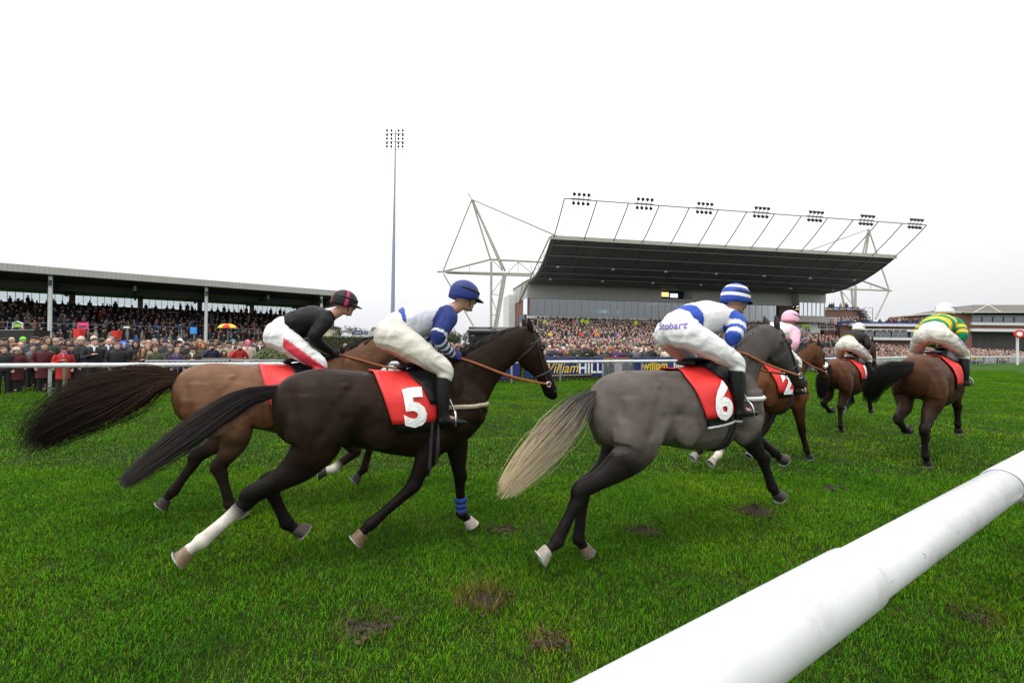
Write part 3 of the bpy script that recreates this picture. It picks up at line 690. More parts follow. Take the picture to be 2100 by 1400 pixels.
# ------------------------------------------------------------------ running rails
def rail_run(name, label, pts, h, r, step, post_r, post_from=0.0, cat="rail", lean=.0, sleeves=True, mat_='white_pvc', posts=True):
    o = thing(name, label, cat, (pts[0][0], pts[0][1], 0))
    # smooth line through the points
    P_ = [Vector((p[0], p[1], 0)) for p in pts]; dens = []
    for i in range(len(P_)-1):
        p0, p1, p2, p3 = P_[max(i-1,0)], P_[i], P_[i+1], P_[min(i+2,len(P_)-1)]
        for k in range(24):
            t = k/24; dens.append(.5*((2*p1)+(p2-p0)*t+(2*p0-5*p1+4*p2-p3)*t*t+(3*p1-p0-3*p2+p3)*t**3))
    dens.append(P_[-1])
    m1 = MB().tube([p+V(0,0,h-r) for p in dens], r, 14); m1.build("rail", M[mat_], o, smooth=True)
    acc = 0; nxt = post_from; out = []
    for a, b in zip(dens, dens[1:]):
        l = (b-a).length
        while acc+l >= nxt:
            p = lerp(a, b, (nxt-acc)/l); d = (b-a).normalized(); out.append((p, d)); nxt += step
        acc += l
    if posts:
        for p, d in out:
            sd = Vector((-d.y, d.x, 0))
            MB().tube([p+sd*lean, p+sd*lean+V(0,0,h*.78), p+sd*lean*.7+V(0,0,h*.9), p+V(0,0,h-r)], post_r, 8).build("post", M[mat_], o, smooth=True)
            if sleeves:
                q = p+d*.9; MB().tube([q+V(0,0,h-r)-d*.10, q+V(0,0,h-r)+d*.10], r*1.06, 14).build("sleeve", M[mat_], o, smooth=True)
    return o, out
FR = [(-26,9.2), (-19,12.1), (-14.42,14.15), (-8,17.0), (3.08,22.48), (5.31,23.72), (9.8,26.15), (20,32.6), (31.89,40.19), (45,48.2), (61.09,56.42), (80,66), (110,82)]
cum = math.hypot(7,2.9)+math.hypot(4.58,2.05)
fr, frp = rail_run("running_rail", "long white running rail on posts along the far side of the track", FR, 1.07, .075, 2.66, .045, post_from=cum+.02-2.66*4, lean=.10)
tag(MB().box((-14.42+.05,14.04,.35),(.05,.004,.16)).build("scuff_mark", mat("rust", (.12,.05,.03), .9), fr))
# second rail line behind it on the right
rail_run("barrier_rail", "second thinner white rail on close posts in front of the packed right hand enclosure", [(30,40.9), (45,49.7), (61.5,58.6), (80,68.5), (110,85)], 1.0, .05, 1.6, .04, sleeves=False, lean=.0)
# foreground rail
th = R(33); fdir = Vector((math.cos(th), math.sin(th), 0)); ldir = Vector((-math.sin(th), math.cos(th), 0))
def G(t, z=.95): return ldir*.70 + fdir*t + V(0,0,z)
nr = thing("running_rail", "thick white plastic running rail crossing the lower right corner close up", "rail", G(1.6,0))
def at_px(px):     # distance along the rail at which its axis crosses photo column px
    best = min(np.arange(-1.0,4,.002), key=lambda t: abs(((CAM3.transposed() @ (G(t)-V(0,0,CAM_Z))).x / -(CAM3.transposed() @ (G(t)-V(0,0,CAM_Z))).z)*FPX+1050-px) if (CAM3.transposed() @ (G(t)-V(0,0,CAM_Z))).z < -.1 else 1e9)
    return best
t1, t2 = at_px(1752), at_px(2062)
MB().tube([G(-1.4), G(-.3), G(t1-.03), G(t1-.008), G(t1)], [.106,.106,.106,.105,.102], 48).build("rail", M['white_pvc'], nr, smooth=True)
MB().tube([G(t1-.2), G(t1+.5), G(t2+.2)], .0965, 48).build("rail", M['white_pvc'], nr, smooth=True)
MB().tube([G(t2), G(t2+.01), G(t2+.03), G(t2+1.5), G(t2+4)], [.100,.104,.105,.105,.105], 48).build("rail", M['white_pvc'], nr, smooth=True)
MB().tube([G(t1), G(t1+.004)], .0995, 48).tube([G(t2-.004), G(t2)], .099, 48).build("seam", M['black'], nr, smooth=True)
for t in (t2+.12, -1.1, t2+2.8):
    pt = G(t); MB().tube([pt-ldir*.28+V(0,0,-.95), pt-ldir*.28+V(0,0,-.35), pt-ldir*.2+V(0,0,-.14), pt+V(0,0,-.03)], .042, 14).build("post", M['white_pvc'], nr, smooth=True)
m_ = MB()  # scuffs and screws
rg = random.Random(2)
for k in range(17):
    t = rg.uniform(t1-.55, t2); a = rg.uniform(-.9,.35); rr = .1064 if t < t1 else .0969
    c = ldir*.70 + fdir*t + V(0,0,.95); nrm = (-ldir*math.cos(a)+V(0,0,math.sin(a))); tg = (fdir*rg.uniform(.2,1)+(ldir*math.sin(a)+V(0,0,math.cos(a)))*rg.uniform(-.8,.8)).normalized()
    l = rg.uniform(.003,.014); wd = rg.uniform(.0005,.0012); sd = nrm.cross(tg)
    m_.quad(c+nrm*rr-tg*l-sd*wd, c+nrm*rr+tg*l-sd*wd, c+nrm*rr+tg*l+sd*wd, c+nrm*rr-tg*l+sd*wd)
m_.build("scratch", mat("scratch", (.10,.095,.085), .9), nr)

# ------------------------------------------------------------------ advertising hoardings behind the far rail
def line_at(s):    # position and direction along the far rail, s measured from the post at photo x 1177
    i = min(range(len(frp)), key=lambda k: (frp[k][0]-Vector((3.08,22.48,0))).length)
    f = i + s/2.66; a = int(math.floor(f)); a = max(0, min(len(frp)-2, a)); p = lerp(frp[a][0], frp[a+1][0], f-a); d = (frp[a+1][0]-frp[a][0]).normalized()
    return p, d
def hoarding(s0, s1, label, off=.75, z0=.20, z1=1.17, mt='navy', base=True):
    pa, da = line_at(s0); pb, db = line_at(s1); sd = V(-da.y, da.x, 0)
    pa, pb = pa+sd*off, pb+sd*off; d = (pb-pa).normalized(); L = (pb-pa).length
    o = thing("hoarding", label, "advertising banner", lerp(pa,pb,.5))
    m1 = MB(); n = max(6, int(L*4)); rg = random.Random(int(s0*7))
    gr = [[pa+d*(L*i/n)+sd*(.02*math.sin(i*1.3)+rg.uniform(-.012,.012))+V(0,0,lerp(z0,z1,j/4)) for j in range(5)] for i in range(n+1)]
    for i in range(n):
        for j in range(4): m1.quad(gr[i][j], gr[i+1][j], gr[i+1][j+1], gr[i][j+1])
    f1 = m1.build("sheet", M[mt], o, smooth=True)
    m1 = MB()
    m1.tube([pa+sd*.06+V(0,0,z1), pb+sd*.06+V(0,0,z1)], .03, 6)
    for i in range(int(L/2.4)+2):
        q = pa+d*min(L, i*2.4)+sd*.06; m1.tube([q, q+V(0,0,z1)], .03, 5)
    if base:
        for i in range(int(L/.11)): q = pa+d*(.05+i*.11)+sd*.05; m1.tube([q, q+V(0,0,z0+.1)], .009, 4)
    m1.build("frame", M['dark_steel'], o)
    def F(s, z, e=.04):
        q = pa + d*s - sd*e; return lambda x, y: q + d*x + V(0,0,z+y)
    return o, F, L
def swoosh(mb_, F0, pts, r):
    q = [F0(x, y) for x, y in pts]; mb_.tube(q, r, 4)
h1, F1, L1 = hoarding(-1.6, 3.15, "navy banner reading William Hill in yellow script and white capitals")
f_ = F1(1.95, .42)
MB().text("William", f_, .74, shear=.32, bold=.006, align='CENTER', space=1.0).build("script_lettering", M['yellow'], h1)
m_ = MB(); arc = lambda cx, cy, rx, ry, a0, a1, n=22: [(cx+rx*math.cos(lerp(a0,a1,k/n)), cy+ry*math.sin(lerp(a0,a1,k/n))) for k in range(n+1)]
swoosh(m_, f_, arc(-.98,.22,.24,.27,.9,5.4), .016); swoosh(m_, f_, arc(-.92,.22,.15,.19,1.0,5.6), .014); swoosh(m_, f_, arc(-1.0,.20,.31,.34,1.2,4.6), .013)
swoosh(m_, f_, [(-.9,-.17),(-.4,-.13),(.4,-.125),(1.2,-.13),(2.05,-.12)], .016); swoosh(m_, f_, arc(.98,.40,.14,.12,-2.0,2.6), .014)
m_.build("flourish", M['yellow'], h1)
MB().text("HILL", F1(3.90,.38), .78, bold=.022, space=1.02).build("capital_lettering", M['white'], h1)
h2, F2, L2 = hoarding(5.35, 29, "navy banner reading williamhill in yellow and white lower case letters, right of the gate", z0=.16)
MB().text("william", F2(1.75,.45), .78, bold=.022, space=.98).build("lettering", M['yellow'], h2)
MB().text("hill", F2(3.75,.45), .78, bold=.022, space=.98).build("lettering", M['white'], h2)
m_ = MB(); 
for k in range(5): swoosh(m_, F2(.2,.2), [(.1*k,.9-.05*k), (.25+.1*k,.5), (.6+.12*k,.05+.03*k)], .006)
m_.build("sheet_crease", M['navy'], h2)
h3, F3, L3 = hoarding(-8.6, -1.9, "long dark navy banner mostly hidden behind horse number 5 and its jockey", z0=.18)
for k in range(4): MB().prism(lambda a, b, c: F3(a, c, b)(0,0), (.15+k*.30, .15+k*.30+.22), (.04,.06), (.35,.98)).build("white_panel", M['white'], h3)
# steel gate between the two banners
pa, da = line_at(3.2); pb, db = line_at(5.3); sd = V(-da.y, da.x, 0); pa += sd*.75; pb += sd*.75
gt = thing("gate", "grey barred crowd gate between the two navy banners", "gate", lerp(pa,pb,.5)); m_ = MB()
for k in range(25): q = lerp(pa,pb,k/24); m_.tube([q+V(0,0,.12), q+V(0,0,1.1)], .014, 5)
m_.build("bars", M['galv'], gt)
MB().tube([pa+V(0,0,1.1), pb+V(0,0,1.1)], .03, 6).tube([pa+V(0,0,.12), pb+V(0,0,.12)], .025, 6).tube([pa, pa+V(0,0,1.15)], .04, 6).tube([pb, pb+V(0,0,1.15)], .04, 6).build("gate_frame", mat("green_steel", (.05,.10,.07), .5), gt)
MB().prism(lambda a, b, c: lerp(pa,pb,a)+sd*(.25+b)+V(0,0,c), (.05,.95), (0,.04), (1.08,1.16)).build("red_board", mat("red_board", (.55,.04,.025), .5), gt)
pnl = MB().prism(lambda a, b, c: lerp(pa,pb,a)+sd*(.3+b)+V(0,0,c), (.50,.74), (0,.04), (.2,1.0)).build("notice_panel", mat("pale_panel", (.55,.53,.48), .6, var=.3, vscale=7), gt)
# hoardings and grey wall along the right hand enclosure
def wall_board(p, q, z0, z1, mt, label, words=None):
    p, q = Vector((*p,0)), Vector((*q,0)); d = (q-p).normalized(); sd = V(-d.y,d.x,0); o = thing("hoarding", label, "advertising banner", lerp(p,q,.5))
    MB().hexa([p+V(0,0,z0), q+V(0,0,z0), q+sd*.08+V(0,0,z0), p+sd*.08+V(0,0,z0), p+V(0,0,z1), q+V(0,0,z1), q+sd*.08+V(0,0,z1), p+sd*.08+V(0,0,z1)]).build("board", mt, o)
    if words:
        L = (q-p).length
        for wd, cm, fx, sz in words: MB().text(wd, (lambda x, y, b=p+d*L*fx-sd*.02: b+d*x+V(0,0,z0+.3*(z1-z0)+y)), sz, bold=.02).build("lettering", M[cm], o)
greyw = mat("grey_board", (.34,.34,.33), .7, var=.15)
LR = lambda s: Vector((lerp(30.5,112,s), lerp(42.9,87.6,s), 0))
def on(s): p = LR(s); return (p.x, p.y)
rw = thing("board_wall", "long low grey board wall along the right hand enclosure", "wall", LR(.4)); 
MB().hexa([LR(0)+V(0,.25,0), LR(1)+V(0,.25,0), LR(1)+V(0,.45,0), LR(0)+V(0,.45,0), LR(0)+V(0,.25,1.02), LR(1)+V(0,.25,1.02), LR(1)+V(0,.45,1.02), LR(0)+V(0,.45,1.02)]).build("boards", greyw, rw)
wall_board(on(.005), on(.045), .15, 1.0, M['navy'], "small navy board with a yellow letter at the left end of the far rail", [("w",'yellow',.6,.8)])
for k, (a, b) in enumerate(((.27,.318), (.349,.40), (.455,.50))):
    wall_board(on(a), on(b), .12, .98, M['navy'], ["navy and yellow lettered board nearest the horse ridden in green and gold", "navy board with yellow and white lettering beside the red roundel post", "navy board with yellow and white lettering right of the red roundel post"][k], [("WILLIAM",'yellow',.32,.62), ("HILL",'white',.78,.62)])

# red roundel on a white post
rp = P(2086,748.5,57.5); fp = thing("marker_post", "white post topped by a red disc with a white centre", "marker post", (rp.x, rp.y, 0))
MB().tube([(rp.x,rp.y,0), (rp.x,rp.y,3.45)], .14, 10).build("post", M['white_paint'], fp)
c = P(2086,684,57.5); c = V(rp.x+.02, rp.y-.2, 4.15)
c.z = P(2086,684.5,57.5).z; rr_ = lambda r, dy, n=28: [(c.x+r*1.12*math.cos(2*math.pi*k/n), c.y+dy, c.z+r*.80*math.sin(2*math.pi*k/n)) for k in range(n)]
MB().ring([rr_(.62,.05), rr_(.62,-.03)]).build("disc", mat("red_disc", (.62,.02,.02), .45), fp)
MB().ring([rr_(.34,-.03), rr_(.34,-.045)]).build("disc_centre", M['white'], fp)

# ------------------------------------------------------------------ bookmakers' signs, umbrellas, kiosk, cabins
def board_sign(name, label, px, py, Y, wpx, hpx, col, foot=0.0, words=None, wcol='white', cat="sign", col2=None, peak=False):
    c = P(px, py, Y); wd, ht = wpx/FPX*Y, hpx/FPX*Y
    o = thing(name, label, cat, (c.x, c.y, foot)); mt = mat(name, col, .5)
    MB().box(c, (wd, .12, ht)).build("board", mt, o)
    if peak: MB().tube([c+V(-wd*.6,-.05,-ht*.8), c+V(-wd*.6,-.05,ht*.5), c+V(0,-.05,ht*.95), c+V(wd*.6,-.05,ht*.5), c+V(wd*.6,-.05,-ht*.8)], .06, 6).build("frame", M['white_paint'], o)
    MB().tube([(c.x,c.y+.1,foot), (c.x,c.y+.1,c.z)], .05, 6).build("pole", M['grey_steel'], o)
    if col2: MB().box(c+V(0,-.065,-ht*.12), (wd*.8,.01,ht*.42)).build("panel", mat("sign_panel", col2, .5), o)
    if words: MB().text(words, lambda x, y: (c.x+x, c.y-.075, c.z+ht*.22+y), ht*.28, bold=.01).build("lettering", M[wcol], o)
    return o
board_sign("betting_sign", "white peaked betting sign with a green and yellow panel on the left", 38,667,40, 16,8, (.12,.5,.06), 0, col2=(.55,.55,.05), peak=True)
board_sign("betting_sign", "bright pink betting sign above a red box", 171,668,38, 20,13, (.80,.05,.28), 0, col2=(.08,.07,.05))
board_sign("betting_sign", "plain white oblong sign on a thin pole above a red box", 260,671,40, 11,3.5, (.8,.8,.8), 0)
board_sign("betting_sign", "bright blue betting sign near the red and yellow umbrella", 397,677.5,40, 12,13.5, (.05,.28,.75), 0)
board_sign("betting_sign", "dark navy board with white letters in the old stand behind the crowd", 371,668.5,45, 16,6, (.012,.015,.03), 0, words="COLF")
def red_box(label, px, py, Y, wpx, hpx):
    c = P(px,py,Y); wd, ht = wpx/FPX*Y, hpx/FPX*Y; m1 = MB(); o = thing("bookmaker_stand", label, "stand", (c.x,c.y,0))
    z0 = c.z-ht/2; m1.ring([[(c.x+s*wd*k, c.y+u*.25, z) for s, u in ((-.5,-1),(.5,-1),(.5,1),(-.5,1))] for k, z in ((.75,z0),(.9,z0+ht*.7),(1,z0+ht*.72),(1,z0+ht))])
    m1.build("box", mat("red_box", (.62,.03,.025), .5), o); MB().tube([(c.x,c.y,0),(c.x,c.y,z0)], .06, 6).build("leg", M['grey_steel'], o)
red_box("red bookmaker's box below the pink sign", 163,684,37.5, 15,20); red_box("red bookmaker's box below the plain white sign", 240,685,39.5, 13,14)
def umbrella(label, px, py, Y, wpx, cols, n=8, hpx=None):
    c = P(px,py,Y); r = wpx/2/FPX*Y; h = (hpx or wpx*.28)/FPX*Y; o = thing("umbrella", label, "umbrella", (c.x,c.y,0)); m1 = MB()
    for k in range(n):
        a0, a1 = 2*math.pi*k/n, 2*math.pi*(k+1)/n; prev = None
        for i in range(6):
            t = i/5; rr = r*math.sin(t*math.pi/2); z = h*math.cos(t*math.pi/2)
            rw_ = [(c.x+rr*math.cos(a), c.y+rr*math.sin(a), c.z+z) for a in (a0, (a0+a1)/2, a1)]
            if prev: m1.quad(prev[0],rw_[0],rw_[1],prev[1],0,cols[k%len(cols)]); m1.quad(prev[1],rw_[1],rw_[2],prev[2],0,cols[k%len(cols)])
            prev = rw_
    m1.build("canopy", M['cloth'], o); MB().tube([(c.x,c.y,0),(c.x,c.y,c.z+h)], .035, 6).build("pole", M['grey_steel'], o)
umbrella("red and yellow umbrella above the left crowd", 467,672.5,38, 35, [(.70,.03,.02),(.85,.55,.02)], hpx=9)
umbrella("red and yellow umbrella beside the grandstand, half hidden by a horse's head", 1051,681,45, 22, [(.85,.25,.02),(.85,.55,.02)], hpx=6)
# dark bookmakers' joint at far left
c = P(50,687,34); jt = thing("betting_booth", "black canvas betting booth among the crowd at far left", "booth", (c.x,c.y,0))
MB().hexa([c+V(-1.2,-.6,-1.6), c+V(1.2,-.6,-1.6), c+V(1.2,.6,-1.6), c+V(-1.2,.6,-1.6), c+V(-1.1,-.6,.30), c+V(1.35,-.6,.36), c+V(1.35,.6,.36), c+V(-1.1,.6,.30)]).build("canvas", M['black'], jt)
MB().tube([c+V(-1.15,-.62,.32), c+V(1.4,-.62,.38)], .03, 6).build("frame", M['grey_steel'], jt)
for px, col, lb in ((1096,(.08,.16,.55),"blue"), (1128,(.85,.48,.03),"orange yellow"), (1191.5,(.75,.03,.03),"red"), (1224,(.80,.20,.02),"orange"), (1256,(.02,.02,.02),"black"), (1285,(.01,.01,.01),"tall black"), (1343,(.75,.75,.75),"white"), (1375,(.10,.62,.06),"bright green")):
    yy = {1285:686, 1096:683.5}.get(px, 685.5); board_sign("bookmaker_sign", lb+" bookmaker's sign raised above the packed grandstand crowd", px, yy, 46, 4 if px == 1285 else 8, 13 if px == 1285 else 6, col, 0, cat="sign")
# black kiosk with gold lettering
Yk = 62; kc = P(990,690,Yk); kk = thing("kiosk", "black bar kiosk with gold lettering behind the crowd", "kiosk", (kc.x,kc.y,0)); kc.z = 0
pbox(MB(), 961, 681.5, 1019, 712, Yk, 4).build("body", M['black'], kk)
m_ = MB(); pbox(m_, 957.5, 677.5, 1021, 681.5, Yk-.8, 5.6); m_.build("roof", M['dark_steel'], kk)
m_ = MB(); pbox(m_, 958, 676.8, 1021, 677.8, Yk-.9, 5.8); pbox(m_, 960, 673.6, 1012, 674.2, Yk-.6, .2); m_.build("roof_trim", M['grey_steel'], kk)
sb = pbox(MB(), 961.5, 670.5, 1011, 675.4, Yk-.3, .3).build("sign_board", M['black'], kk); c = P(988,674.2,Yk-.35)
MB().text("EXECUTIVE BAR", lambda x, y: (c.x+x, c.y, c.z+y), .24, bold=.01).build("sign_lettering", mat("gold", (.5,.32,.14), .4), sb)
m_ = MB(); pbox(m_, 966, 686, 973, 690, Yk-.05, .04); pbox(m_, 1008, 686, 1014, 690, Yk-.05, .04); m_.build("hatch", M['grey_steel'], kk)
# white cabin, cream cabin
cb = P(740,686,58); cn_ = thing("cabin", "white ticket cabin with a navy sign behind the hedge", "cabin", (cb.x,cb.y,0))
pbox(MB(), 722, 677.5, 755, 712, 58, 3).build("body", M['clad_w'], cn_); pbox(MB(), 722, 677.8, 743.5, 685, 57.9, .08).build("sign_board", M['navy'], cn_)
c = P(733,683.2,57.85); MB().text("totepool", lambda x, y: (c.x+x, c.y, c.z+y), .27, bold=.01).build("sign_lettering", M['white'], cn_)
pbox(MB(), 745.5, 678.3, 754, 685, 57.9, .08).build("side_sign", mat("grey_sign", (.12,.14,.22), .5), cn_); pbox(MB(), 698, 677.6, 724, 681, 57.5, 4).build("awning", M['grey_steel'], cn_)
m_ = MB(); pbox(m_, 743.6, 685, 744.6, 697, 57.92, .06); m_.build("corner_post", M['white_paint'], cn_)
cc_ = P(667,685,60); cq = thing("cabin", "small cream cabin with a dark roof just right of the black jacketed jockey", "cabin", (cc_.x,cc_.y,0))
pbox(MB(), 657, 671.5, 677, 712, 60, 3).build("body", mat("cream_wall", (.62,.55,.40), .7, var=.06), cq); pbox(MB(), 655, 669.5, 678.5, 672.5, 59.7, 3.6).build("roof", M['dark_steel'], cq)

# ------------------------------------------------------------------ hedge, mound shrub and trees
def leaves(mb_, pt, n, size, rg, cols):
    for _ in range(n):
        p, nrm = pt(); a = Vector((rg.gauss(0,1), rg.gauss(0,1), rg.gauss(0,1))).normalized(); b = nrm.cross(a); b = b.normalized() if b.length > .01 else a.orthogonal()
        a = b.cross(nrm).normalized()*1.0 + nrm*rg.uniform(-.5,.7); s = size*rg.uniform(.6,1.4); k = rg.choice(cols); g = rg.uniform(.65,1.4)
        mb_.add([p-a*s, p+b*s*.5, p+a*s, p-b*s*.5], [(0,1,2,3)], 0, (k[0]*g, k[1]*g, k[2]*g))
gcols = [(.035,.06,.014), (.05,.085,.02), (.075,.105,.025), (.10,.12,.03)]
rg = random.Random(5)
mc = P(572,746,19.4); mo = thing("shrub", "rounded clipped green shrub mound behind the rail", "shrub", (mc.x,mc.y,0))
rx, ry_, rz_ = 68/FPX*19.4, 1.1, P(572,708,19.4).z
mm = MB()
def mp():
    a = rg.random()*6.283; u = rg.random(); z = u**.8; rr = math.sqrt(max(0,1-z*z))*(1+.05*math.sin(a*5)+.04*rg.gauss(0,1)); nv = Vector((rr*math.cos(a), rr*math.sin(a), z))
    return Vector((mc.x+nv.x*rx, mc.y+nv.y*ry_, nv.z*rz_)), nv
leaves(mm, mp, 7000, .045, rg, gcols); mm.build("foliage", M['leaf'], mo)
MB().ell((mc.x,mc.y,0), (rx*.95,ry_*.95,rz_*.95), 0, None, 20, 12).build("inner_twigs", mat("dark_twigs", (.045,.036,.022), .9), mo)
ha, hb = P(640,700,33), P(905,700,38); hd = thing("hedge", "long dark clipped hedge behind the two leading jockeys of the near group", "hedge", (lerp(ha,hb,.5).x, 35.5, 0)); mm = MB()
hz = P(770,692.5,35.5).z
def hp():
    t = rg.random(); q = lerp(ha,hb,t)
    if rg.random() < .45: return V(q.x, q.y+rg.uniform(0,1.4), hz+rg.gauss(0,.05)), V(0,0,1)
    return V(q.x, q.y+rg.gauss(0,.05), rg.uniform(0,hz)), V(0,-1,0)
leaves(mm, hp, 6500, .075, rg, [(.03,.05,.014), (.04,.06,.018), (.055,.075,.02)]); mm.build("foliage", M['leaf'], hd)
a_, b_ = V(ha.x,ha.y+.05,0), V(hb.x,hb.y+.05,0); MB().hexa([a_,b_,b_+V(0,1.3,0),a_+V(0,1.3,0),a_+V(0,0,hz-.05),b_+V(0,0,hz-.05),b_+V(0,1.3,hz-.05),a_+V(0,1.3,hz-.05)]).build("inner_twigs", mat("dark_twigs", (.045,.036,.022), .9), hd)
def bare_tree(x, y, h, seed, label, spread=.55):
    r_ = random.Random(seed); o = thing("bare_tree", label, "tree", (x,y,0), 0, "bare winter trees behind the hedge"); tr = MB(); cr_ = MB()
    def grow(p, d, l, r, dep, mb_):
        q = p + d*l; mid = lerp(p,q,.5)+Vector((r_.gauss(0,.04),r_.gauss(0,.04),0))*l; mb_.tube([p, mid, q], [r, r*.85, r*.68], 5 if dep < 2 else 3, cap=dep == 0)
        if dep >= 6: return
        n = 3
        for i in range(n):
            ax = Vector((r_.gauss(0,1), r_.gauss(0,1), r_.gauss(0,.25))).normalized(); nd = (d + ax*spread*r_.uniform(.7,1.5) + V(0,0,.12)).normalized()
            grow(lerp(p,q,r_.uniform(.65,1)) if i else q, nd, l*r_.uniform(.58,.80), max(r*.50,.010), dep+1, cr_)
    grow(V(x,y,0), V(0,0,1), h*.24, h*.022, 0, tr)
    tr.build("trunk", M['bark'], o); cr_.build("crown", M['bark'], o)
for i, (px, pt_, Y, lb) in enumerate(((688,648,62,"bare tree nearest the cream cabin"), (722,641,70,"tallest bare tree behind the white cabin"), (752,655,72,"bare tree right of the white cabin"), (790,648,75,"bare tree behind the cream breeched jockey"), (845,655,72,"bare tree left of the navy capped jockey's arm"), (905,655,70,"bare tree below the navy capped jockey's face"), (936,652,72,"fine twigged bare tree left of the black kiosk"), (957,664,76,"low bare tree touching the black kiosk"))):
    t_ = P(px,pt_,Y); bare_tree(t_.x, t_.y, t_.z*1.05, 40+i, lb)
def bush(px0, px1, py, Y, label, seed, n=1800, cols=None):
    r_ = random.Random(seed); a, b = P(px0,py,Y), P(px1,py,Y); o = thing("evergreen_bush", label, "bush", (lerp(a,b,.5).x, Y, 0)); mm = MB(); H = a.z; W = b.x-a.x
    bl = [(a.x+W*r_.random(), Y+r_.uniform(-1,1), H*r_.uniform(.35,.85), r_.uniform(.14,.24)*W, r_.uniform(.15,.3)*H) for _ in range(9)]
    def bp_():
        q = r_.choice(bl); v_ = Vector((r_.gauss(0,1),r_.gauss(0,1),r_.gauss(0,1))).normalized(); return V(q[0]+v_.x*q[3], q[1]+v_.y*q[3], max(.1,q[2]+v_.z*q[4])), v_
    leaves(mm, bp_, n, .16, r_, cols or [(.03,.045,.02), (.045,.06,.025), (.06,.07,.03)])
    mm.build("foliage", M['leaf'], o); MB().tube([(lerp(a,b,.5).x,Y,0), (lerp(a,b,.5).x,Y,H*.7)], .15, 6).build("trunk", M['bark'], o)
bush(672,700,668,66,"dark evergreen bush between the cream cabin and the white cabin",1); bush(757,800,672,66,"grey green bush right of the white cabin",2); bush(1008,1052,676,70,"dark evergreen bush right of the black kiosk",3); bush(905,965,682,74,"low dark bush left of the black kiosk",4)

# ------------------------------------------------------------------ horses and jockeys
M['coat'] = mat("horse_coat", attr=True, rough=.46, spec=.09, var=.22, vscale=7, bump=.12, bscale=180, stretch=(1,1.6,1.6))
M['hair'] = mat("horse_hair", attr=True, rough=.55, spec=.14)
M['hoof'] = mat("hoof_horn", attr=True, rough=.55, var=.3, vscale=30)
M['skin'] = mat("skin", attr=True, rough=.55, spec=.35, var=.05)
M['silk'] = mat("silk_cloth", attr=True, rough=.55, spec=.14, bump=.5, bscale=14)
M['breech'] = mat("breeches_cloth", attr=True, rough=.6, bump=.55, bscale=13)
M['leather'] = mat("black_leather", (.008,.008,.009), .42, spec=.25, var=.2, bump=.15)
M['tan'] = mat("tan_rein", (.30,.085,.025), .5)
M['redcloth'] = mat("red_number_cloth", (.62,.018,.016), .55, var=.06, vscale=5, bump=.25, bscale=9)
M['strap'] = mat("strap_web", attr=True, rough=.7)
M['eye'] = mat("wet_eye", (.006,.005,.004), .08, spec=.8)
M['metal'] = mat("stirrup_metal", (.62,.63,.65), .25, metal=1.0)
M['purple'] = mat("purple_print", (.16,.08,.45), .6)
M['cap'] = mat("cap_silk", attr=True, rough=.5, spec=.2)

def spl(pts, k=4):
    """smooth run through rows of numbers"""
    A = [np.array(p, float) for p in pts]; out = []
    for i in range(len(A)-1):
        p0, p1, p2, p3 = A[max(i-1,0)], A[i], A[i+1], A[min(i+2,len(A)-1)]
        for j in range(k):
            t = j/k; out.append(.5*((2*p1)+(p2-p0)*t+(2*p0-5*p1+4*p2-p3)*t*t+(3*p1-p0-3*p2+p3)*t**3))
    out.append(A[-1]); return out
def limb(mb_, rows, n=14, k=4):
    """rows: x,y,z, fore-aft radius, sideways radius -> a smooth tapering limb"""
    R_ = spl(rows, k); rings = []
    for i, r in enumerate(R_):
        t = Vector(R_[min(i+1,len(R_)-1)][:3]-R_[max(i-1,0)][:3]).normalized(); lat = Vector((0,1,0)); lat = lat - t*lat.dot(t)
        lat = lat.normalized() if lat.length > .05 else Vector((1,0,0)); fa_ = lat.cross(t).normalized(); c = Vector(r[:3])
        rings.append([c + fa_*max(r[3],.004)*math.cos(g) + lat*max(r[4],.004)*math.sin(g) for g in [2*math.pi*j/n for j in range(n)]])
    mb_.ring(rings); return R_
TORSO = [(-.975,1.36,1.20,.055),(-.93,1.44,1.05,.135),(-.83,1.52,.96,.205),(-.67,1.562,.92,.255),(-.48,1.555,.92,.27),(-.28,1.535,.885,.262),(-.08,1.515,.825,.272),(.10,1.52,.785,.275),(.27,1.565,.77,.258),(.38,1.60,.78,.235),(.52,1.59,.83,.215),(.66,1.53,.915,.195),(.76,1.42,1.02,.15),(.82,1.30,1.12,.085)]
def strands(mb_, root, path, n, spread0, spread1, r0, rg, colf, jitter=.32, len_var=.35):
    """locks of hair that start near root and follow a path"""
    pts = [Vector(p) for p in path]
    for _ in range(n):
        o = Vector([max(-1.9,min(1.9,rg.gauss(0,1))) for _q in range(3)])*.55; cut = 1-rg.random()**2*len_var; q = []; K = 9
        w0 = Vector((rg.gauss(0,1), rg.gauss(0,1), rg.gauss(0,1)))*.25
        for i in range(K):
            t = i/(K-1)*cut*(len(pts)-1); a = min(int(t), len(pts)-2); p = lerp(pts[a], pts[a+1], t-a); u = i/(K-1)
            sp = lerp(spread0, spread1, math.sin(min(1,u*1.25)*math.pi/2)**1.2)*(1-.50*max(0,u-.6)/.4)
            q.append(p + o*sp + w0*jitter*spread1*math.sin(u*3.5))
        mb_.tube(q, [r0*(1-.8*(i/(K-1))) for i in range(K)], 3, 0, colf(rg), cap=False)
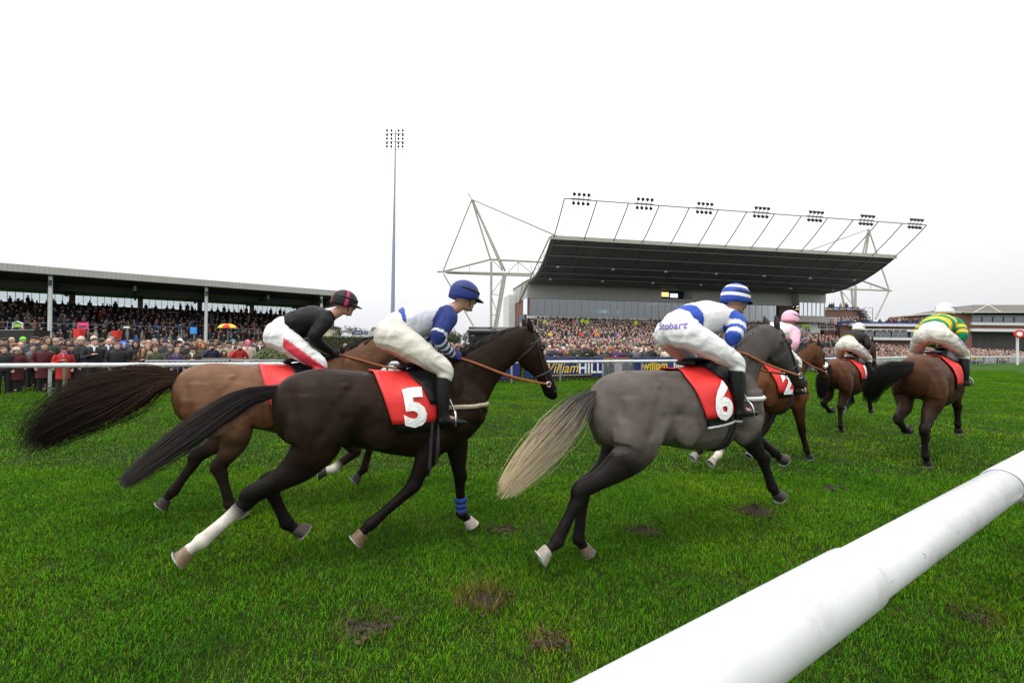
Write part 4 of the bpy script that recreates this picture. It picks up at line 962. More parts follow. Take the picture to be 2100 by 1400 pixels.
def subdiv_text(body, lv=2, **kw):
    vs, fs = text_shape(body, **kw); vs = list(vs); tris = []
    for f in fs:
        for i in range(1, len(f)-1): tris.append((f[0], f[i], f[i+1]))
    for _ in range(lv):
        cache = {}; nt_ = []
        def mid(a, b):
            k = (min(a,b), max(a,b))
            if k not in cache: cache[k] = len(vs); vs.append(((vs[a][0]+vs[b][0])/2, (vs[a][1]+vs[b][1])/2))
            return cache[k]
        for a, b, c in tris: ab, bc, ca = mid(a,b), mid(b,c), mid(c,a); nt_ += [(a,ab,ca),(ab,b,bc),(ca,bc,c),(ab,bc,ca)]
        tris = nt_
    return vs, tris
def ripple(me, amp, freq, stretch, ridged=False, seed=0):
    """small folds and muscle relief pushed into a skin along its normals"""
    st = Vector(stretch)
    nr = [v.normal.copy() for v in me.vertices]
    for v, n_ in zip(me.vertices, nr):
        q = Vector((v.co.x*st.x, v.co.y*st.y, v.co.z*st.z))*freq + V(seed*5.3,0,0); k = mnoise.noise(q + 1.2*V(mnoise.noise(q*.5+V(9,0,0)), mnoise.noise(q*.5), 0))
        if ridged: k = 1-2.6*abs(k)
        v.co += n_*amp*k
    me.update()
def bvh_of(me):
    return BVHTree.FromPolygons([v.co.copy() for v in me.vertices], [tuple(p.vertices) for p in me.polygons])

def race_horse(label, O, th, legs, coat, poll=(1.27,1.94), muzzle=(1.53,1.36), scale=1.0, pitch=0.0, lift=0.0, dx=0.0, points=(.010,.008,.007), leg_from=.62, tail=None, tailcol=((.010,.008,.008),(.010,.008,.008)), tail_spread=.11, manecol=(.010,.008,.008), socks={}, number=None, seed=1, belly=None, headcol=None, breast=None, rein='tan', trim=None, hoofcol={}, cloth=True, sheepskin=False, boots=None, tail_n=420, midmix=.55, cdx=0.0):
    rg = random.Random(seed); root = thing("race_horse", label, "horse", (O[0],O[1],0), R(th), "race horses galloping in the near group"); root.scale = (scale,)*3
    ca, sa = math.cos(R(pitch)), math.sin(R(pitch)); PV = (-.7, 1.2)
    def B(p):
        x, z = p[0]-PV[0], p[2]-PV[1]; return Vector((PV[0]+x*ca-z*sa+dx, p[1], PV[1]+x*sa+z*ca+lift))
    mb_ = MB(); samp = []
    T = spl(TORSO, 4); rings = []
    for x, zt, zb, hw in T:
        zc, hz_ = (zt+zb)/2, (zt-zb)/2; rr = []
        for j in range(28):
            g = 2*math.pi*j/28; s, c = math.sin(g), math.cos(g); y = math.copysign(abs(c)**.92, c)*hw
            sq = 1 - .20*max(0,s)**2*(1 if x > .2 else .3) - .10*max(0,-s)**2*(1 if x > -.2 else 0)
            rr.append(B((x, y*sq, zc+s*hz_)))
        rings.append(rr)
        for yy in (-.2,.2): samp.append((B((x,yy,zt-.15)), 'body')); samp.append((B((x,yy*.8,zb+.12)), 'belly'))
    mb_.ring(rings)
    poll, muzzle = Vector((poll[0],0,poll[1])), Vector((muzzle[0],0,muzzle[1]))
    nb = Vector((.55,0,1.33)); nk = []
    for t, hd, hw in ((-.12,.31,.16),(0,.30,.168),(.25,.245,.132),(.5,.20,.103),(.75,.168,.088),(.95,.142,.080),(1.06,.105,.062)):
        c = lerp(nb, poll-V(.03,0,.05), t) + V(-.03,0,.055)*math.sin(max(0,min(1,t))*math.pi); nk.append((c.x,0,c.z,hd,hw))
    R_ = limb(mb_, [(*B(r),r[3],r[4]) for r in nk], 18)
    for r in R_: samp.append((Vector(r[:3]), 'neck'))
    hv = (muzzle-poll); hl = hv.length; hdn = hv.normalized(); jaw = Vector((-hdn.z*-1, 0, hdn.x*-1)); jaw = Vector((hdn.z,0,-hdn.x))  # towards the throat
    if jaw.x > 0: jaw = -jaw
    hd_rows = []
    for t, hd, hw in ((-.06,.07,.055),(.04,.106,.078),(.18,.146,.098),(.34,.142,.095),(.50,.110,.075),(.66,.085,.062),(.80,.075,.060),(.92,.075,.063),(1.0,.057,.050),(1.03,.028,.028)):
        c = poll + hdn*hl*t + jaw*(hd-.075); hd_rows.append((c.x,0,c.z,hd,hw))
    R_ = limb(mb_, [(*B(r),r[3],r[4]) for r in hd_rows], 18)
    for i, r in enumerate(R_): samp.append((Vector(r[:3]), 'head' if i < len(R_)*.62 else 'muzzle'))
    for s in (-1,1):   # cheek, brow and nostril swellings
        for t, o_, d, r in ((.30,.045,.062,(.10,.03,.08)), (.24,-.045,.066,(.045,.028,.035)), (.95,-.01,.040,(.04,.022,.035))):
            c = B(poll+hdn*hl*t+jaw*o_+V(0,s*d,0)); mb_.ell(c, r)
    hoof_parts = []
    for nm, (up, kn, ft, toe, planted) in legs.items():
        y = -.13 if nm[0] == 'R' else .13; sg_ = -1 if y < 0 else 1; u_, k_, f_, t_ = [Vector((p[0], y, p[1])) for p in (up, kn, ft, toe)]
        pdir = (t_-f_); pl_ = pdir.length; pdir = pdir.normalized(); cor = f_ + pdir*min(.095, pl_*.55)
        if nm[1] == 'F':
            sh = B((.60, sg_*.135, 1.27)); rows = [(*sh,.19,.09), (*lerp(sh,u_,.55)+V(.02,sg_*.02,0),.165,.095), (*u_+V(-.01,sg_*.015,0),.140,.092), (*lerp(u_,k_,.33),.108,.078), (*lerp(u_,k_,.75),.070,.058), (*k_+V(.008,0,.02),.067,.059), (*lerp(k_,f_,.16),.051,.047), (*lerp(k_,f_,.5),.045,.038), (*lerp(k_,f_,.85),.046,.041), (*f_,.055,.048), (*lerp(f_,cor,.6),.038,.036), (*cor,.046,.044)]
            hi = 3
        else:
            hp = B((-.60, sg_*.125, 1.34)); th2 = B((-.62, sg_*.155, 1.14)); g1 = lerp(u_,k_,.1)+V(-.05,sg_*.035,.03)
            rows = [(*hp,.26,.125), (*th2,.265,.145), (*lerp(th2,g1,.55)+V(0,sg_*.01,0),.235,.132), (*g1,.175,.112), (*lerp(u_,k_,.42),.128,.088), (*lerp(u_,k_,.75),.080,.060), (*k_+V(-.01,0,.015),.078,.058), (*lerp(k_,f_,.14),.062,.050), (*lerp(k_,f_,.5),.047,.040), (*lerp(k_,f_,.86),.049,.042), (*f_,.058,.050), (*lerp(f_,cor,.6),.040,.038), (*cor,.048,.046)]
            mb_.ell(lerp(u_,k_,.98)+V(-.045,0,.03), (.035,.03,.05)) ; hi = 4
        R_ = limb(mb_, rows, 14); nR = len(R_)
        for i, r in enumerate(R_):
            fr_ = i/(nR-1); z = 'body' if i < hi*4-3 else ('mid' if i < (hi+1)*4 else 'leg')
            if nm in socks and fr_ > socks[nm]: z = 'sock'
            samp.append((Vector(r[:3]), z))
        hoof_parts.append((nm, cor, pdir, planted))
    for s in (-1,1):
        for c_, r_ in (((-.44,.19,1.42),(.055,.035,.04)), ((-.42,.215,1.16),(.10,.055,.15)), ((.46,.165,1.36),(.09,.055,.17)), ((.40,.20,1.10),(.12,.07,.12)), ((.70,.085,1.13),(.09,.085,.10)), ((.12,.225,1.22),(.20,.055,.22)), ((-.16,.20,1.10),(.17,.065,.20)), ((.62,.10,1.48),(.07,.05,.14)), ((-.15,.09,1.475),(.28,.055,.05))):
            mb_.ell(B((c_[0], s*c_[1], c_[2])), r_, nu=14, nv=10)
    me = remesh(mb_, .0115, 4, .5, "body"); bcol = np.array(coat); pcol = np.array(points)
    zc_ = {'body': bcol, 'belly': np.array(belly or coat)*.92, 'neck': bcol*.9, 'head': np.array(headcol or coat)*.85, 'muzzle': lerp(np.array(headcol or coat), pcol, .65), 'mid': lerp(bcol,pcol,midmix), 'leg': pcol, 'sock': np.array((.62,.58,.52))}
    kd = KDTree(len(samp)); 
    for i, (p, z) in enumerate(samp): kd.insert(p, i)
    kd.balance()
    def cf(co):
        c = np.zeros(3); ws = 0
        for _, i, d in kd.find_n(Vector(co), 5): w_ = 1/(d*d+.0008); c += zc_[samp[i][1]]*w_; ws += w_
        c = c/ws; n_ = mnoise.noise(Vector(co)*3.1+V(seed*7,0,0)); n2 = mnoise.noise(Vector(co)*9+V(seed,3,0)); m_ = mnoise.noise(Vector(co)*42); mudf = max(0, 1-co[2]/1.15)*.55
        c = c*(1+.22*n_+.12*n2)
        return c*(1-mudf*.35)+np.array((.05,.034,.018))*mudf*.35 if m_ > .34 else c
    GRV = [(.014,.030,(-.84,1.38),(-.80,1.20),(-.78,1.02)), (.013,.035,(-.40,1.42),(-.52,1.28),(-.60,1.08)), (.016,.035,(-.30,1.18),(-.36,1.05),(-.42,.93)), (.012,.030,(.66,1.50),(.72,1.30),(.74,1.14)), (.014,.035,(.36,1.50),(.29,1.28),(.34,1.08),(.46,.94)), (.010,.025,(.44,1.06),(.56,1.10),(.68,1.05)), (.014,.028,(.80,1.22),(.98,1.42),(1.14,1.60)), (.008,.02,(.50,1.46),(.52,1.30),(.50,1.16)), (.010,.03,(-.62,1.54),(-.55,1.42),(-.50,1.34))] + [(.0045,.016,(x_,1.36),(x_-.03,1.15),(x_-.02,.95)) for x_ in (-.20,-.13,-.06,.01,.08,.15,.22)]
    segs = [(dp,wd,V(a[0],0,a[1]),V(b[0],0,b[1])) for dp,wd,*pp in [(g[0]*1.1,g[1]*1.55,*g[2:]) for g in GRV] for a,b in zip(pp,pp[1:])]; nrs = [v.normal.copy() for v in me.vertices]
    for v, n_ in zip(me.vertices, nrs):
        if abs(v.co.y) < .05 or v.co.z < .80: continue
        dx_, dz_ = v.co.x-dx-PV[0], v.co.z-lift-PV[1]; q = V(PV[0]+dx_*ca+dz_*sa, 0, PV[1]-dx_*sa+dz_*ca); best = 0
        for dp, wd, a, b in segs:
            if abs(q.x-a.x) > .3: continue
            d = b-a; t = max(0, min(1, (q-a).dot(d)/d.length_squared)); r2 = (q-a-d*t).length_squared
            if r2 < wd*wd*6: best = max(best, dp*math.exp(-r2/(wd*wd)))
        v.co -= n_*best
    me.update(); ripple(me, .0035, 9, (1,1,1)); paint(me, cf); me.materials.append(M['coat']); body = link("body", me, root); bv = bvh_of(me)
    # hooves
    for nm, c, d, planted in hoof_parts:
        m1 = MB(); dn = V(0,0,-1) if planted else d; ax = (d+dn*(.9 if planted else .35)).normalized(); lat = V(0,1,0); fw = lat.cross(ax)
        fw = fw if fw.x > 0 else -fw; hk = hoofcol.get(nm, (.035,.028,.022)); rings = []
        for u, r, sk in ((-.012,.047,0),(.0,.051,0),(.045,.060,.012),(.072,.066,.020)):
            rings.append([c+ax*u+fw*(math.cos(g)*r*(1.12 if math.cos(g) > 0 else .85)+sk)+lat*math.sin(g)*r*.93 for g in [2*math.pi*j/18 for j in range(18)]])
        m1.ring(rings, 0, hk)
        if planted: zmin = min(v[2] for v in m1.v); 
        m1.ring([[c+ax*.074+fw*(math.cos(g)*r*1.05+.018)+lat*math.sin(g)*r*.9 for g in [R(60)+(2*math.pi-R(120))*0+R(-120)+R(240)*j/14 for j in range(15)]+[R(120)-R(240)*j/14 for j in range(15)]] if False else [c+ax*e_+fw*(math.cos(g)*r*1.08+.018)+lat*math.sin(g)*r*.92 for g in [2*math.pi*j/18 for j in range(18)]] for e_, r in ((.070,.0655),(.079,.0655),(.079,.046),(.073,.044))], 0, (.34,.34,.35), cap=False)
        m1.build("hoof", M['hoof'], root, smooth=False, local=True)
        if boots and nm in boots:
            pass
    if boots:
        for nm in boots:
            k_, f_ = Vector((legs[nm][1][0], -.13 if nm[0]=='R' else .13, legs[nm][1][1])), Vector((legs[nm][2][0], -.13 if nm[0]=='R' else .13, legs[nm][2][1])); m1 = MB()
            for i in range(6): a, b = lerp(k_,f_,.55+.075*i), lerp(k_,f_,.55+.075*(i+1)); m1.tube([a,b], .052, 14, 0, (.012,.012,.014) if i % 2 else (.02,.07,.42))
            m1.build("leg_boot", M['strap'], root, local=True)
    # eyes, nostrils, ears
    for s in (-1,1):
        c = B(poll+hdn*hl*.26-jaw*.035+V(0,s*.088,0)); hit = bv.ray_cast(c+V(0,s*.2,0), V(0,-s,0)); c = hit[0] if hit[0] else c
        MB().ell(c-V(0,s*.006,0), (.020,.013,.018), nu=10, nv=6).build("eye", M['eye'], root, smooth=True, local=True)
        c = B(poll+hdn*hl*.95-jaw*.02+V(0,s*.06,0)); hit = bv.ray_cast(c+V(0,s*.2,0), V(0,-s,0)); c = hit[0] if hit[0] else c
        MB().ell(c, (.011,.006,.018), nu=8, nv=6).build("nostril", M['eye'], root, smooth=True, local=True)
        e0 = B(poll+V(-.005,s*.05,.03)); ed = (V(-.32,s*.16,1)-hdn*.25).normalized(); m1 = MB()
        limb(m1, [(*(e0+ed*l),a,b) for l, a, b in ((-.02,.02,.022),(.025,.032,.026),(.065,.031,.02),(.105,.017,.010),(.125,.004,.003))], 10)
        m1.c = [tuple(np.array(headcol or coat)*.6)]*len(m1.f); m1.build("ear", M['hair'], root, smooth=True, local=True)
    # mane along the crest
    m1 = MB()
    for i in range(320):
        t = rg.random()*1.02; c = lerp(nb, poll-V(.03,0,.05), t)+V(-.03,0,.055)*math.sin(min(1,t)*math.pi); hdv = lerp(.29,.12,min(1,t)); nrm = (poll-nb).normalized(); up = V(-nrm.z,0,nrm.x)
        p = B(c+up*(hdv*.93)); s = rg.choice((-1,1,1,1)); l = rg.uniform(.07,.17)
        m1.tube([p+V(0,s*.005,-.01), p+V(-.02,s*.02,.025), p+V(-.05-l*.3,s*.05,-l*.35), p+V(-.07-l*.45,s*.065,-l*.95)], [.009,.009,.007,.002], 3, 0, tuple(np.array(manecol)*rg.uniform(.7,1.8)), cap=False)
    for i in range(30):
        p = B(poll+V(rg.uniform(-.02,.05),rg.uniform(-.03,.03),.03)); m1.tube([p, p+hdn*.06+V(.02,rg.gauss(0,.01),.01), p+hdn*.15+V(.015,rg.gauss(0,.02),0)], [.007,.006,.001], 3, 0, tuple(np.array(manecol)*rg.uniform(.7,1.8)), cap=False)
    m1.build("mane", M['hair'], root, local=True)
    # tail
    tp_ = [B((-.93,0,1.42))+V(.03,0,-.02)] + [Vector(p) for p in tail]; m1 = MB(); c0, c1 = np.array(tailcol[0]), np.array(tailcol[1]); K = len(tp_)
    sp_ = [Vector(p) for p in spl([tuple(p) for p in tp_], 5)]
    strands(m1, sp_[0], sp_, tail_n*3, .030, tail_spread, .0036, rg, lambda r_: None)
    per = 8*3   # faces per strand: colour runs from root to tip
    m1.c = [tuple(lerp(c0, c1, min(1,max(0,((i % per)//3)/7*1.5-.35)))*rnd.uniform(.8,1.2)) for i in range(len(m1.f))]
    dock = MB(); limb(dock, [(*sp_[0],.045,.045),(*sp_[3],.048,.045),(*sp_[7],.045+tail_spread*.14,.04+tail_spread*.12),(*sp_[min(12,len(sp_)-4)],.02+tail_spread*.12,.02+tail_spread*.10),(*sp_[-3],.01,.01)], 10)
    dock.c = [tuple(lerp(c0,c1,min(1,max(0,(i//10)/16*1.5-.35)))*.8) for i in range(len(dock.f))]
    o0 = len(m1.v); m1.v += dock.v; m1.f += [tuple(i+o0 for i in f) for f in dock.f]; m1.m += dock.m; m1.c += dock.c
    m1.build("tail", M['hair'], root, local=True)
    # tack: everything is laid onto the body by casting rays at it
    def onb(x, phi, off, zc=1.2):
        c = B((x+cdx,0,zc)); d = Vector((0, -math.cos(phi), math.sin(phi))); h = bv.ray_cast(c+d*1.0, -d)
        return (h[0]+d*off*1.15) if h[0] else c+d*.3
    def sheet(name, x0, x1, ph0, ph1, off, mt, nx=14, npn=26, parent=root, wr=False):
        m1 = MB(); g = [[onb(lerp(x0(v), x1(v), i/nx), lerp(ph0, ph1, v), off) for i in range(nx+1)] for v in [j/npn for j in range(npn+1)]]
        for _ in range(2):      # let the cloth lie smoothly
            g = [[(g[j][i]*2+g[max(j-1,0)][i]+g[min(j+1,npn)][i]+g[j][max(i-1,0)]+g[j][min(i+1,nx)])/6 if 0 < i < nx and 0 < j < npn else g[j][i] for i in range(nx+1)] for j in range(npn+1)]
        g = [[p+V(0,.0075*mnoise.noise(p*9+V(seed,0,0)),.004*mnoise.noise(p*12)) if wr else p for p in r] for r in g]; m1.grid(g); o = m1.build(name, mt, parent, smooth=True, local=True); sd_ = o.modifiers.new("thickness", 'SOLIDIFY'); sd_.thickness = .006; sd_.offset = 0
        return o
    PB = R(-15); dn_ = lambda v: abs(v*2-1)      # v=0 right hem, .5 spine, 1 left hem
    if cloth:
        sheet("saddle_pad", lambda v: lerp(-.20,-.05,dn_(v)), lambda v: lerp(.36,.34,dn_(v)), R(-30), R(210), .010, M['leather'])
        sc_ = sheet("number_cloth", lambda v: lerp(-.25,-.09,dn_(v)), lambda v: lerp(.33,.275,dn_(v)), PB, math.pi-PB, .022, M['redcloth'], wr=True)
        if trim:
            m1 = MB(); m1.tube([onb(lerp(-.05,.34,i/12), R(-30), .016) for i in range(13)], .010, 6, 0, trim); m1.tube([onb(lerp(-.05,.34,i/12), R(210), .016) for i in range(13)], .010, 6, 0, trim)
            m1.build("pad_trim", M['strap'], root, local=True)
        if number:
            vs, ts = subdiv_text(number, 2, bold=.045); sz = .40; q = []
            for a, b in vs: q.append(onb(.085 + a*sz*.98 - (b-.35)*sz*.14, R(10) + (b-.35)*sz/.31, .032))
            MB().add(q, ts).build("number", M['white'], sc_, local=True)
        sheet("saddle", lambda v: lerp(.0,.22,dn_(v)), lambda v: lerp(.40,.40,dn_(v)), R(14), R(166), .034, M['leather'], 10, 20)
        m1 = MB(); m1.ell(B((.03,0,1.575)), (.05,.12,.025)); m1.ell(B((.20,0,1.592)), (.20,.075,.022)); m1.ell(B((.38,0,1.645)), (.045,.06,.03)); m1.build("saddle_tree", M['leather'], root, smooth=True, local=True)
        m1 = MB()
        for x in (.24,.30): m1.tube([onb(x, R(a), .008) for a in range(20,-205,-8)], .016, 6, 0, (.03,.03,.033))
        m1.build("girth", M['strap'], root, local=True)
    if breast:
        m1 = MB(); pts = []
        for a in range(-105, 106, 7):
            d = Vector((math.cos(R(a)), math.sin(R(a)), 0)); c = B((.40,0,1.23)); h = bv.ray_cast(c+d*.66, -d); pts.append(h[0]+h[1]*.008 if h[0] else c+d*.4)
        m1.tube(pts, .020, 6, 0, breast); m1.build("breastgirth", M['strap'], root, local=True)
    def hring(t, r, col, a0=0, a1=360, tilt=0):
        c = B(poll+hdn*hl*t+jaw*.03); pts = []; JW = (B(poll+jaw)-B(poll)).normalized(); HD = (B(poll+hdn)-B(poll)).normalized()
        for a in range(a0, a1+1, 12):
            d = (JW*math.cos(R(a)) + V(0,1,0)*math.sin(R(a)) + HD*tilt*math.cos(R(a))).normalized(); h = bv.ray_cast(c+d*.5, -d); pts.append(h[0]+h[1]*.006 if h[0] else c+d*.08)
        return pts
    m1 = MB(); bc = (.022,.018,.016); m1.tube(hring(.62,.01,bc), .011, 5, 0, bc); m1.tube(hring(.13,.01,bc,60,300), .009, 5, 0, bc); m1.tube(hring(.15,.01,bc,0,360,.4), .007, 5, 0, bc)
    bits = {}
    for s in (-1,1):
        pts = []
        for t in (.06,.15,.3,.45,.6,.72,.79):
            c = B(poll+hdn*hl*t+jaw*lerp(.0,.03,t)+V(0,s*.3,0)); h = bv.ray_cast(c, V(0,-s,0)); pts.append(h[0]+h[1]*.006 if h[0] else B(poll+hdn*hl*t+V(0,s*.08,0)))
        m1.tube(pts, .008, 5, 0, bc); bits[s] = pts[-1]
    m1.build("bridle", M['strap'], root, local=True)
    if sheepskin:
        m1 = MB(); pts = hring(.60,.02,bc,70,290); m1.tube(pts, .034, 8, 0, (.75,.73,.68)); m1.build("noseband", M['strap'], root, smooth=True, local=True)
    for s in (-1,1):
        m1 = MB(); m1.tube([bits[s]+V(.025*math.cos(a),s*.008,.025*math.sin(a)) for a in [k*math.pi/6 for k in range(13)]], .005, 5, cap=False); m1.build("bit_ring", M['metal'], root, local=True)
        hnd = B((.50, s*.07, 1.665)); b_ = bits[s]; md = lerp(b_, hnd, .5)+V(0,s*.075,-.035)
        rp_ = []
        for p in spl([tuple(b_), tuple(lerp(b_,md,.5)+V(0,s*.03,-.01)), tuple(md), tuple(lerp(md,hnd,.6)), tuple(hnd)], 6):
            h = bv.ray_cast(V(p[0], s*.7, p[2]), V(0,-s,0)); y = p[1]
            if h[0] and s*h[0].y > 0 and s*y < s*h[0].y+.014: y = h[0].y+s*.014
            rp_.append(V(p[0], y, p[2]))
        MB().tube(rp_, .011, 6).build("rein", M[rein], root, local=True)
    return root, B, bv

def head_shape(mb_, c, tilt, face=1.0):
    """a head with brow, nose, lips, chin and ears, looking along +x"""
    ct, st = math.cos(tilt), math.sin(tilt)
    def H(x, y, z): return Vector((c[0]+x*ct+z*st, c[1]+y, c[2]-x*st+z*ct))
    rings = []
    for z, xf, xb, w_ in ((-.118,.070,.010,.030),(-.108,.086,-.005,.045),(-.085,.094,-.03,.056),(-.05,.092,-.065,.066),(-.015,.090,-.088,.072),(.02,.090,-.098,.077),(.055,.092,-.100,.078),(.09,.075,-.085,.068),(.112,.04,-.05,.045),(.12,.01,-.015,.02)):
        rings.append([H((xf+xb)/2+(xf-xb)/2*math.cos(g), w_*math.sin(g), z) for g in [2*math.pi*j/16 for j in range(16)]])
    mb_.ring(rings)
    M4 = Matrix.Rotation(tilt, 3, 'Y')
    def E(x, y, z, r): mb_.ell(H(x,y,z), r, nu=10, nv=6, M=M4)
    limb(mb_, [(*H(.088,0,.022),.010,.010),(*H(.105,0,-.008),.014,.013),(*H(.112,0,-.024),.017,.018),(*H(.094,0,-.036),.012,.016)], 8, 2)
    E(.090,0,.040,(.016,.052,.012)); E(.094,0,-.060,(.012,.024,.008)); E(.092,0,-.074,(.012,.020,.008)); E(.086,0,-.102,(.018,.022,.016))
    for s in (-1,1): E(.075,s*.040,-.015,(.025,.020,.022)); E(-.005,s*.076,-.005,(.022,.010,.032))
    return H
def jockey(label, root, B, silks, cap, breech, capband=None, scale=1.0, skin=(.40,.22,.15), goggles=False, headturn=0, butt_text=None, thigh_text=None, collar=None, dz=0.0, gloves=None, crouch=0.0, fwd=0.0, tdir=(1,0,0), goggle=True):
    o = thing("person", label, "jockey", tuple(root.location), root.rotation_euler[2], "jockeys riding in the near group"); o.scale = root.scale
    J = lambda x, y, z: (x, y, z+dz)
    hip, chest, sh = J(-.03,0,1.87), J(.22+fwd*.4,0,2.01-crouch*.4), J(.40+fwd*.8,0,2.055-crouch)
    sk = np.array(skin); parts = {}
    hc = J(.60+fwd,0,2.215-crouch); tilt = R(14); mbd = MB()
    H = head_shape(mbd, hc, tilt)
    limb(mbd, [(*J(.36+fwd*.8,0,2.03-crouch),.085,.09),(*J(.46+fwd*.9,0,2.08-crouch),.062,.062),(.555+fwd,0,hc[2]-.075,.056,.056),(.585+fwd,0,hc[2]-.03,.055,.055)], 12)
    limb(mbd, [(*hip,.13,.14),(*J(.09,0,1.92),.11,.13),(*chest,.12,.14),(*sh,.08,.14)], 14)
    for s in (-1,1):
        limb(mbd, [(*J(.40+fwd*.8,s*.15,2.04-crouch),.05,.05),(*J(.27+fwd*.6,s*.255,1.84-crouch*.5),.036,.036),(*J(.385,s*.16,1.735),.028,.028),(*J(.465,s*.085,1.675),.022,.026)], 10)
        limb(mbd, [(*J(-.01,s*.09,1.86),.09,.085),(*J(.16,s*.22,1.72),.075,.07),(*J(.32,s*.265,1.57),.05,.05),(*J(.325,s*.28,1.36),.045,.045),(*J(.34,s*.285,1.17),.036,.036),(*J(.45,s*.29,1.125),.03,.035)], 10)
        mbd.ell(J(.497,s*.07,1.668), (.042,.022,.036), nu=10, nv=6)      # palm
        for k in range(4):                                              # fingers closed round the rein
            fz = 1.693-.018*k; l = (.92,1.0,.96,.8)[k]
            limb(mbd, [(*J(.515,s*.082,fz),.0105,.0105),(*J(.515+.030*l,s*.078,fz-.003),.0098,.0098),(*J(.520+.030*l,s*.055,fz-.004),.0092,.0092),(*J(.500,s*.046,fz-.004),.0085,.0085)], 7, 3)
        limb(mbd, [(*J(.485,s*.062,1.692),.0125,.0125),(*J(.510,s*.052,1.712),.011,.011),(*J(.540,s*.058,1.712),.009,.009)], 7, 3)
    me = remesh(mbd, .0085, 2, .4, "body")
    hcv = Vector(hc)
    def bf(co):
        v = Vector(co); c = sk.copy()
        if gloves is not None and v.x > .44 and v.z < 1.76+dz: return np.array(gloves)
        d = v-hcv; x = d.x*math.cos(tilt)-d.z*math.sin(tilt); z = d.x*math.sin(tilt)+d.z*math.cos(tilt)
        if x > .07 and -.085 < z < -.052 and abs(d.y) < .026: c = c*np.array((.85,.55,.55))
        if x > .06 and .032 < z < .048 and .012 < abs(d.y) < .06: c = c*.35
        if x > .05 and z < -.05: c = c*.88
        return c*(1+.08*mnoise.noise(v*25))
    paint(me, bf)
    def place(me_, mt, name, parent=o):
        for v in me_.vertices: v.co = B(v.co)
        me_.materials.append(mt); me_.update(); return link(name, me_, parent)
    body = place(me, M['skin'], "body")
    for s in (-1,1):
        MB().ell(B(H(.083,s*.032,.018)), (.012,.013,.010), nu=10, nv=6).build("eye", M['eye'], o, smooth=True, local=True)
    # jacket
    mj = MB(); limb(mj, [(*J(-.03,0,1.925),.10,.13),(*J(.04,0,1.935),.14,.17),(*J(.15+fwd*.3,0,1.98-crouch*.3),.155,.195),(*J(.27+fwd*.6,0,2.02-crouch*.6),.158,.21),(*J(.37+fwd*.8,0,2.045-crouch),.128,.19),(*J(.435+fwd*.85,0,2.065-crouch),.078,.10),(*J(.475+fwd*.9,0,2.09-crouch),.064,.068)], 20)
    for s in (-1,1): limb(mj, [(*J(.34+fwd*.8,s*.12,2.03-crouch),.115,.10),(*J(.385+fwd*.8,s*.185,2.01-crouch),.090,.085),(*J(.34+fwd*.75,s*.23,1.93-crouch*.8),.076,.074),(*J(.285+fwd*.6,s*.262,1.84-crouch*.5),.066,.066),(*J(.32+fwd*.4,s*.225,1.79-crouch*.3),.055,.055),(*J(.385,s*.16,1.735),.046,.046),(*J(.455,s*.09,1.685),.036,.036),(*J(.468,s*.08,1.678),.030,.030)], 14)
    me = remesh(mj, .012, 3, .45, "jacket"); ripple(me, .0062, 8.5, (1.5,.8,.7), True); paint(me, silks); place(me, M['silk'], "jacket")
    mp_ = MB(); mp_.ell(J(-.05,0,1.865), (.145,.172,.145)); limb(mp_, [(*J(-.12,0,1.84),.09,.13),(*J(-.02,0,1.90),.140,.17),(*J(.08,0,1.94),.135,.165)], 18)
    for s in (-1,1): mp_.ell(J(-.095,s*.085,1.835), (.105,.095,.125)); limb(mp_, [(*J(-.06,s*.10,1.84),.132,.108),(*J(.06,s*.165,1.765),.120,.102),(*J(.19,s*.225,1.672),.102,.090),(*J(.30,s*.258,1.595),.080,.072),(*J(.345,s*.268,1.55),.072,.066),(*J(.335,s*.272,1.47),.062,.058),(*J(.33,s*.275,1.42),.056,.054)], 16)
    me = remesh(mp_, .012, 3, .45, "breeches"); ripple(me, .0055, 8, (.8,1.2,1.7), True, 2); paint(me, breech); pb_ = place(me, M['breech'], "breeches"); pv = bvh_of(me)
    for s in (-1,1):
        mk = MB(); limb(mk, [(*J(.335,s*.272,1.50),.066,.062),(*J(.328,s*.277,1.40),.066,.060),(*J(.325,s*.281,1.30),.062,.056),(*J(.330,s*.285,1.20),.047,.044),(*J(.340,s*.286,1.15),.050,.045),(*J(.36,s*.288,1.125),.052,.044)], 14)
        limb(mk, [(*J(.285,s*.287,1.135),.030,.030),(*J(.32,s*.287,1.13),.040,.038),(*J(.40,s*.29,1.122),.036,.042),(*J(.48,s*.295,1.112),.028,.042),(*J(.53,s*.297,1.110),.016,.028)], 12)
        me = remesh(mk, .011, 3, .45, "boot"); bt = place(me, M['leather'], "boot")
        sm = MB(); sm.tube([B(J(.42+.0*a, s*.292+.062*math.cos(a), 1.135+.085*max(-.55,math.sin(a)))) for a in [k*2*math.pi/18 for k in range(19)]], .008, 6, cap=False); sm.tube([B(J(.42,s*.292,1.215)), B(J(.30,s*.27,1.50))], .010, 5)
        sm.build("stirrup", M['metal'], o, local=True)
    # helmet with silk cap and peak
    mh = MB(); n = 24; rows = 9; rings = []; cols = []
    for i in range(rows+1):
        a = i/rows; ph = lerp(-.62, math.pi/2-.04, a); z = .032+.122*math.sin(ph); r_ = math.cos(ph) if ph > 0 else 1-.10*ph*ph
        rings.append([B(H(-.012+.142*r_*math.cos(2*math.pi*j/n), .117*r_*math.sin(2*math.pi*j/n), z+(.050*max(0,math.cos(2*math.pi*j/n))**1.5*max(0,1-a*2.2)))) for j in range(n)])
    mh.ring(rings); mh.c = []
    for i in range(rows):
        for j in range(n): mh.c.append(cap(i/rows, j/n))
    mh.c += [cap(0,0), cap(1,0)]
    hm = mh.build("helmet", M['cap'], o, smooth=True, local=True)
    pk = MB(); up = []; lo = []
